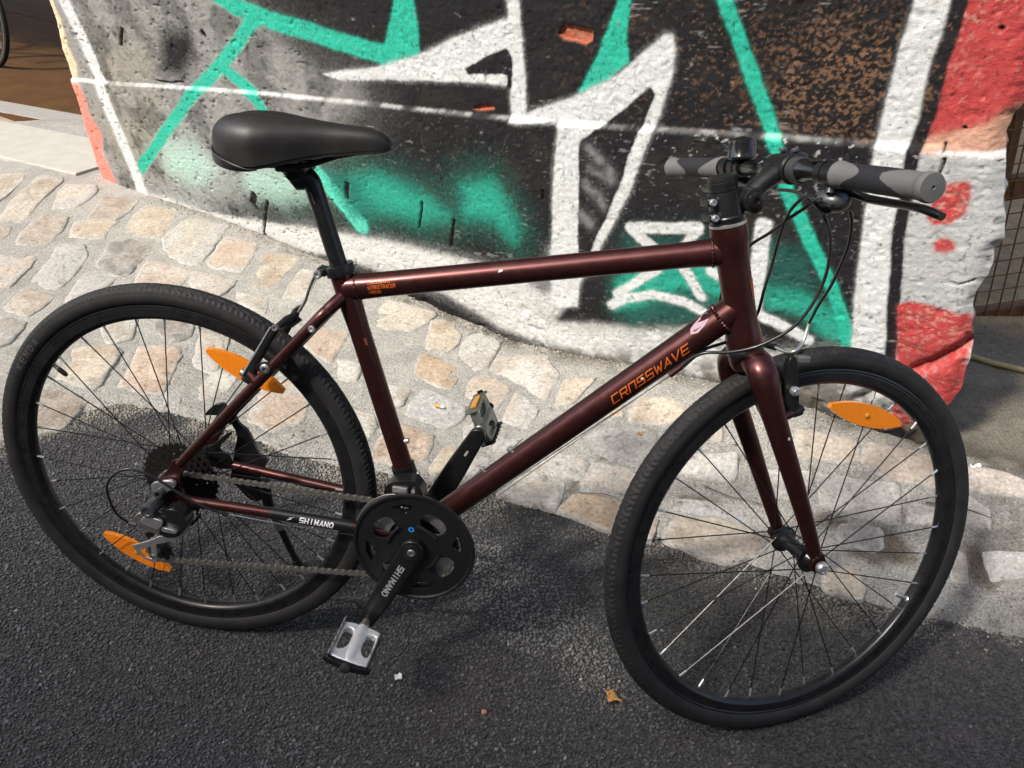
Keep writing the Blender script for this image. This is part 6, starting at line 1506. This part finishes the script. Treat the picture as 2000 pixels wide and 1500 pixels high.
rbk = empty('brake', bike); rbk['label'] = 'rear rim brake with bent silver cable guide'
ra = SH['rbrake_arm']
for s in (-1, 1):
    a = Vector((ra[0][0] - .004, s * .050, ra[0][1])); b = Vector((ra[1][0], s * .042, ra[1][1])); d = (b - a).normalized(); nrm = Vector((-d.z, 0, d.x))
    P = [a - d * .010, a, a.lerp(b, .3) + nrm * .004, a.lerp(b, .75) + nrm * .002, b]
    MB().add(*tube(P, [.011, .0105, .0085, .0065, .0058], 14, ref=(0, 1, 0), ell=(.65, 1.0))).obj('arm', M['black_paint'], rbk, smooth=50)
    MB().add(*tube([a + nrm * .010 + Vector((0, s * .006, 0)), a.lerp(b, .95) + nrm * .0075 + Vector((0, s * .003, 0))], .0016, 8)).obj('spring', M['silver'], rbk)
    bolt('pivot_bolt', a + nrm * .008 + Vector((0, s * .0, 0)), nrm, .0065, .008, rbk, 'dull_steel')
    bolt('tip_bolt', b + Vector((0, s * .004, 0)), (0, s, .2), .0055, .006, rbk, 'dull_steel')
    pc = a.lerp(b, .34) - nrm * .018
    MB().add(*lathe([(.0085, 0), (.0085, .004), (.006, .006), (.0035, .006), (.0035, .003)], (pc.x, s * .058, pc.z), (0, s, 0), 18)).obj('pad_bolt', M['dull_steel'], rbk)
    MB().add(*plate([(pc.x + .013 * math.cos(t) * (1 + .3 * abs(math.cos(t))), pc.z + .010 * math.sin(t)) for t in np.linspace(0, 6.283, 25)[:-1]], [], s * .056 - .003, s * .056 + .003)).obj('pad_carrier', M['black_paint'], rbk, bevel=.001)
    MB().add(*box((pc.x - .004, s * .0195, pc.z + .004), .058, .010, .009, Matrix.Rotation(math.radians(32), 3, 'Y'))).obj('brake_pad', M['rubber'], rbk, bevel=.002, smooth=30)
rn = [Vector(p) for p in CAB['r_noodle']]
MB().add(*tube(spline(rn[2:], 5), .0024, 12)).obj('noodle', M['dull_steel'], rbk)
MB().add(*tube([Vector((rn[0].x, -.040, rn[0].z)), rn[1], rn[2]], [.0042, .0075, .0048], 12)).obj('boot', M['plastic'], rbk)
MB().add(*tube([rn[1] + Vector((.004, 0, -.010)), rn[2] + Vector((.004, 0, -.008))], .004, 10)).obj('noodle_holder', M['black_paint'], rbk)

# ---- stem and handlebar
stem = empty('stem', bike, MST)
MB().add(*lathe([(.0245, 0), (.0262, .0006), (.0262, .0038), (.0245, .0045)], ht1, SA, 36)).obj('headset_ring', M['silver'], stem)
MB().add(*lathe([(.0235, .0045), (.0245, .006), (.0245, .013), (.0232, .0145), (.0228, .016), (.0228, .047), (.0222, .049)], ht1, SA, 36)).obj('clamp', M['black_paint'], stem)
MB().add(*lathe([(.0195, .049), (.0205, .050), (.0205, .0555), (.0198, .056), (.0205, .0565), (.0205, .062), (.0198, .0625), (.0200, .064), (.0190, .069), (.012, .0705), (.006, .0690)], ht1, SA, 36)).obj('top_cap', M['plastic'], stem)
sback = Vector((-SA.z, 0, SA.x))
for t in (.018, .040):
    c = ht1 + SA * t + sback * .0265
    MB().add(*box(c, .012, .026, .012, Matrix.Rotation(math.radians(-17), 3, 'Y'))).obj('clamp_lug', M['black_paint'], stem, bevel=.003, smooth=30)
    bolt('clamp_bolt', c + Vector((0, -.012, 0)), (0, -1, 0), .0050, .006, stem)
pv = Vector((.8900, 0, .9180)); bar_c = Vector((.944, 0, .9624))
MB().add(*lathe([(.0155, -.022), (.0175, -.0205), (.0175, .0205), (.0155, .022)], pv, (0, 1, 0), 32)).obj('pivot', M['black_paint'], stem)
MB().add(*tube([ax(.607), pv], [.019, .0165], 20, ref=(0, 1, 0), ell=(1.1, .9))).obj('neck', M['black_paint'], stem)
MB().add(*lathe([(.0115, 0), (.0115, .003), (.009, .0045), (.005, .0045), (.0045, .002)], pv + Vector((0, -.0215, 0)), (0, -1, 0), 24)).obj('pivot_bolt', M['black_paint'], stem)
MB().add(*tube([pv, pv.lerp(bar_c, .35) + Vector((-.003, 0, .004)), pv.lerp(bar_c, .7) + Vector((-.003, 0, .003)), bar_c], [.0158, .0145, .0155, .018], 26, ref=(0, 1, 0), ell=(1.1, .92))).obj('arm', M['black_paint'], stem, smooth=60)
MB().add(*lathe([(.0185, -.023), (.0208, -.021), (.0208, .021), (.0185, .023)], bar_c, (0, 1, 0), 32)).obj('bar_clamp', M['black_paint'], stem)
for s in (-1, 1):
    MB().add(*tube([bar_c + Vector((.004, s * .014, .019)), bar_c + Vector((.018, s * .014, .016)), bar_c + Vector((.023, s * .014, .006))], [.0075, .0085, .006], 14)).obj('face_lug', M['black_paint'], stem, smooth=50)
    bolt('face_bolt', bar_c + Vector((.004, s * .014, .0245)), (-.2, 0, 1), .0055, .004, stem, 'dark_grey')

def barp(y): 
    t = max(0, abs(y) - .05) / .23; return Vector((.944 - .0193 * t, y, .9624 - .0091 * t))
ys = [-.29, -.2, -.1, -.052, -.046, -.03, 0, .03, .046, .052, .1, .2, .29]
M['bar_black'] = material('gloss_black_bar', (0.012, 0.012, 0.012), 0.16, 0.4, 0.6)
MB().add(*tube([barp(y) for y in ys], [.0111, .0111, .0111, .0113, .0155, .0158, .0158, .0158, .0155, .0113, .0111, .0111, .0111], 26, ref=(0, 0, 1))).obj('handlebar', M['bar_black'], bike, MST, smooth=50)
MB().add(*lathe([(.0160, -.009), (.0178, -.008), (.0178, .008), (.0160, .009)], barp(-.034), (0, 1, 0), 30)).obj('bar_collar', M['plastic_matte'], bike, MST)

def grip(s, y0, y1):
    g = empty('grip', bike, MST)
    n, k_ = 130, 96; a = barp(s * y0); b = barp(s * y1); d, u, v = frame_of(b - a, (0, 0, 1)); L_ = (b - a).length
    prof = [(0, .0165), (.004, .0185), (.03, .0190), (.05, .0182), (.07, .0172), (.14, .0164), (.3, .0162), (.5, .0168), (.7, .0166), (.86, .0162), (.9, .0166), (.93, .0172)]
    pt = np.array(prof); V = []; dark = []
    for i in range(n + 1):
        t = .93 * i / n; r0 = .93 * np.interp(t, pt[:, 0], pt[:, 1])
        for k in range(k_):
            th = 2 * math.pi * k / k_; wv = .5 + .5 * math.cos(2 * th + .9)
            lo = .12 + .22 * (1 - wv) ** 1.3; hi = .80 - .22 * (1 - wv) ** 1.3
            dk = lo < t < hi; r = r0 + (.0006 if dk else 0)
            V.append(a + d * (L_ * t) + u * (r * math.cos(th)) + v * (r * math.sin(th))); dark.append(dk)
    FG = []; FD = []
    for i in range(n):
        for k in range(k_):
            f = (i * k_ + k, i * k_ + (k + 1) % k_, (i + 1) * k_ + (k + 1) % k_, (i + 1) * k_ + k)
            (FD if sum(dark[j] for j in f) >= 2 else FG).append(f)
    def sub(F):
        idx = sorted({j for f in F for j in f}); mp = {j: i for i, j in enumerate(idx)}; return [V[j] for j in idx], [tuple(mp[j] for j in f) for f in F]
    mesh_obj('sleeve', *sub(FG), M['grip'], g, smooth=50); mesh_obj('pad', *sub(FD), M['grip_pad'], g, smooth=50)
    MB().add(*lathe([(.0168, .932), (.0160, .937), (.0172, .942), (.0180, .955), (.0180, .985), (.0165, 1.0), (.003, 1.004), (.0015, 1.0)][0:0] or [(.0160, L_ * .931), (.0160, L_ * .936), (.0164, L_ * .940), (.0171, L_ * .955), (.0171, L_ * .985), (.0156, L_ * 1.0), (.0025, L_ * 1.006), (.0018, L_ * .995)], a, d, 32)).obj('end_plug', M['grip'], g, smooth=40)
grip(-1, .124, .294); grip(1, .143, .290)

def controls(s, y0):
    c = barp(s * y0)
    sh = empty('brake_lever', bike, MST)
    MB().add(*lathe([(.0112, -.008), (.0152, -.008), (.0152, .008), (.0112, .008)], c, (0, 1, 0), 26, closed=True)).obj('clamp', M['black_paint'], sh)
    MB().add(*tube([c + Vector((.006, 0, -.010)), c + Vector((.018, s * -.004, -.016)), c + Vector((.030, s * .004, -.020))], [.010, .0105, .008], 16)).obj('housing', M['black_paint'], sh, smooth=60)
    bolt('clamp_bolt', c + Vector((-.004, s * .004, -.019)), (-.5, s * .5, -1), .0045, .007, sh, 'dark_grey')
    P = spline([c + Vector((.026, s * -.004, -.018)), c + Vector((.040, s * .018, -.027)), c + Vector((.046, s * .05, -.030)), c + Vector((.044, s * .09, -.0315)), c + Vector((.043, s * .118, -.034)), c + Vector((.048, s * .140, -.040))], 6)
    n = len(P); MB().add(*tube(P, list(np.interp(np.linspace(0, 1, n), [0, .2, .6, .9, 1], [.0095, .0080, .0074, .0080, .0070])), 16, ref=(0, 0, 1), ell=(.70, 1.1))).obj('blade', M['black_paint'], sh, smooth=60)
    MB().add(*tube([c + Vector((.022, s * -.016, -.016)), c + Vector((.022, s * -.034, -.017))], [.0052, .0038], 12)).obj('barrel_adjuster', M['black_paint'], sh)
    pod = empty('shifter', bike, MST); q = c + Vector((.014, s * -.012, -.034))
    bm = bmesh.new(); bmesh.ops.create_icosphere(bm, subdivisions=3, radius=1)
    for v in bm.verts: v.co = Vector((v.co.x * .023, v.co.y * .027, v.co.z * .016)) + q
    me = bpy.data.meshes.new('pod'); bm.to_mesh(me); bm.free(); link_mesh('pod', me, M['dark_grey'], pod, smooth=60)
    MB().add(*tube([q + Vector((-.016, s * -.004, 0)), q + Vector((-.021, s * .012, -.004)), q + Vector((-.018, s * .026, -.006))], [.0048, .0060, .0042], 12, ell=(.6, 1.2))).obj('thumb_trigger', M['plastic'], pod, smooth=60)
    MB().add(*tube([q + Vector((.004, s * .002, -.008)), q + Vector((-.014, s * .006, -.016)), q + Vector((-.026, s * .012, -.017))], [.005, .0062, .0045], 12, ell=(.6, 1.2))).obj('thumb_trigger', M['plastic'], pod, smooth=60)
    MB().add(*lathe([(.0112, -.006), (.0148, -.006), (.0148, .006), (.0112, .006)], barp(s * (y0 - .020)), (0, 1, 0), 24, closed=True)).obj('clamp', M['plastic'], pod)
    MB().add(*box(barp(s * (y0 - .028)) + Vector((.002, 0, .0145)), .022, .030, .006)).obj('gear_window', M['plastic'], pod, bevel=.0025, smooth=30)
controls(-1, .112); controls(1, .132)

# ---- bell
bell = empty('bell', bike, MST); bc = barp(.100)
MB().add(*lathe([(.0112, -.006), (.0140, -.006), (.0140, .006), (.0112, .006)], bc, (0, 1, 0), 24, closed=True)).obj('clamp', M['plastic'], bell)
MB().add(*lathe([(.004, .010), (.0205, .013), (.0220, .0150), (.0220, .0175), (.0208, .019), (.0205, .035), (.0190, .041), (.011, .0440), (.004, .0460), (.0005, .0465)], bc, (-.12, 0, 1), 30)).obj('dome', M['bar_black'], bell, smooth=50)
MB().add(*tube([bc + Vector((-.014, .004, .018)), bc + Vector((-.020, .016, .030)), bc + Vector((-.016, .026, .032))], [.0030, .0045, .0050], 12)).obj('striker', M['plastic'], bell, smooth=60)

# ---- cables
cb = empty('cables', bike)
for k, r in (('cabA', .0024), ('cabB', .0024), ('cabC', .0024), ('cabD', .0024), ('der_cable', .0022)):
    P = spline(CAB[k], 6); MB().add(*tube(P, r, 10)).obj('cable_housing', M['housing'], cb)
MB().add(*tube([Vector(CAB['der_cable'][-1]), Vector(CAB['der_cable'][-1]) + Vector((.008, .001, -.003))], .0034, 10)).obj('ferrule', M['black_paint'], cb)
MB().add(*tube([Vector(CAB['bare_rear'][0]), Vector(CAB['bare_rear'][1]), Vector((.42, -.02, .277))], .0007, 6)).obj('shift_wire', M['silver'], cb)
rb_ = spline([CAB['r_noodle'][-1], (.285, -.024, .752), (.32, -.0245, .738), (.45, -.0245, .765), (.70, -.024, .818), (.83, -.026, .842)], 6)

# ---- kickstand
ks = empty('kickstand', bike)
shp('bracket', 'kick_bracket', .0755, .0835, 'black_paint', ks, bevel=.002, sub=2)
shp('hook_plate', 'kick_hook', .0560, .0610, 'black_paint', ks, bevel=.001, sub=2)
for x, z in ((.105, .385), (.115, .372), (.108, .330), (.060, .440)): bolt('bracket_bolt', (x, .0755, z), (0, -1, 0), .0035, .003, ks, 'dull_steel')
KE = Vector((.1181, .1854, .0255)); K1 = Vector((.108, .0830, .250))
d_ = (KE - K1).normalized()
MB().add(*tube([Vector((.105, .0795, .30)), K1, K1 + d_ * .075], [.011, .0105, .0085], 16)).obj('joint', M['black_paint'], ks, smooth=50)
MB().add(*tube([K1 + d_ * .055, K1 + d_ * .090], .0098, 16)).obj('sleeve', M['silver'], ks)
MB().add(*tube([K1 + d_ * .08, KE - d_ * .02], [.0075, .0065], 16)).obj('leg', M['black_paint'], ks)
MB().add(*tube([KE - d_ * .03, KE - d_ * .004, KE], [.0085, .0095, .006], 16)).obj('foot', M['rubber'], ks)

# ---- second bicycle deep in the garage: its wheel shows at the picture's edge
pk = empty('parked_bicycle', mat=Matrix.Translation((-4.057, 4.708, 0.0)) @ Matrix.Rotation(math.radians(-28), 4, 'Z') @ Matrix.Rotation(-.06, 4, 'X'))
tag(pk, 'second bicycle with thin tyres parked in the dark garage on the left', 'bicycle')
pw = empty('wheel', pk, Matrix.Translation((0, 0, .35)))
t = bpy.data.objects.new('tyre', TYRE); COL.objects.link(t); t.parent = pw
M['rim_tape'] = material('pale_rim_wall', (0.45, 0.42, 0.36), 0.4, 0.5)
MB().add(*lathe(RIMP, (0, 0, 0), (0, 1, 0), 120, closed=True)).obj('rim', M['black_paint'], pw, smooth=30)
MB().add(*lathe([(.3165, -.0145), (.3195, -.0150), (.3195, -.0140), (.3165, -.0135)], (0, 0, 0), (0, 1, 0), 120, closed=True)).obj('rim_line', M['rim_tape'], pw, smooth=30)
MB().add(*lathe([(.005, -.05), (.02, -.035), (.012, -.025), (.012, .025), (.02, .035), (.005, .05)], (0, 0, 0), (0, 1, 0), 24)).obj('hub', M['silver'], pw)
for k in range(32):
    th = math.radians(11.25 * k); s = -1 if k % 2 else 1; fl = th + (1 if (k // 2) % 2 else -1) * 1.08
    MB().add(*tube([(.02 * math.cos(fl), s * .033, .02 * math.sin(fl)), (.292 * math.cos(th), s * .003, .292 * math.sin(th))], .0011, 6)).obj('spoke', M['dull_steel'], pw)
pf = empty('frame', pk)
PT = lambda n, pts, r: MB().add(*tube(pts, r, 16)).obj(n, M['black_paint'], pf)
for s in (-1, 1): PT('fork_blade', [(0, s * .05, .35), (-.10, s * .045, .62), (-.13, 0, .70)], [.010, .014, .018])
PT('head_tube', [(-.13, 0, .69), (-.19, 0, .87)], .022); PT('down_tube', [(-.14, 0, .72), (-.60, 0, .30)], .02); PT('top_tube', [(-.18, 0, .84), (-.74, 0, .74)], .017); PT('seat_tube', [(-.60, 0, .30), (-.75, 0, .78)], .016)
for s in (-1, 1): PT('chain_stay', [(-.60, s * .03, .30), (-1.03, s * .06, .35)], .009); PT('seat_stay', [(-.74, s * .02, .74), (-1.03, s * .06, .35)], .008)
for n, c in (('wheel', (-1.03, 0, .35)),):
    w2 = empty('wheel', pk, Matrix.Translation(c)); t = bpy.data.objects.new('tyre', TYRE); COL.objects.link(t); t.parent = w2
    MB().add(*lathe(RIMP, (0, 0, 0), (0, 1, 0), 120, closed=True)).obj('rim', M['black_paint'], w2, smooth=30)
MB().add(*tube([(-.20, -.29, .98), (-.16, -.1, .98), (-.16, .1, .98), (-.20, .29, .98)], .012, 12)).obj('handlebar', M['black_paint'], pk)
MB().add(*tube([(-.19, 0, .86), (-.22, 0, .95), (-.16, 0, .98)], .014, 12)).obj('stem', M['black_paint'], pk)
MB().add(*tube([(-.74, 0, .76), (-.78, 0, .92)], .013, 12)).obj('seat_post', M['black_paint'], pk)
MB().add(*tube([(-.62, 0, .935), (-.70, 0, .945), (-.82, 0, .95), (-.90, 0, .945)], [.012, .025, .055, .04], 16, ell=(.45, 1))).obj('saddle', M['plastic'], pk, smooth=60)


# ---- unseen house across the street, added so its eaves shade the road
added_house = empty('shade_house', loc=(1.0, -5.5, 0)); tag(added_house, 'unseen plastered house added behind the camera to shade the road', 'house')
M['added_wall'] = material('shade_house_render', (0.42, 0.38, 0.32), 0.9, 0, noise=(2, .5, (.33, .29, .24)))
M['opp_glass'] = material('shade_house_glass', (0.03, 0.035, 0.04), 0.08, 0); M['opp_frame'] = material('shade_house_frame', (0.6, 0.58, 0.54), 0.5)
def ob(name, x0, x1, y0, y1, z0, z1, m, parent=added_house):
    V, F = box(((x0 + x1) / 2, (y0 + y1) / 2, (z0 + z1) / 2), x1 - x0, y1 - y0, z1 - z0); return MB().add(V, F).obj(name, M[m], parent, smooth=0)
ob('wall', -22.0, 9.0, -8.0, 0, -0.1, 7.65, 'added_wall'); ob('added_roof', -22.3, 9.3, -8.3, .3, 7.653, 7.95, 'tile')  # wall and roof of the added house, there to shade the road
for fz in (0.8, 3.3, 5.7):
    for k in range(10):
        x = -20.5 + k * 2.8
        w = ob('window', x, x + 1.1, .003, .05, fz, fz + 1.7, 'opp_frame'); 
        for sx in (0, 1):
            p = ob('pane', x + .07 + sx * .5, x + .53 + sx * .5, .052, .06, fz + .08, fz + 1.62, 'opp_glass', None); p.parent = w
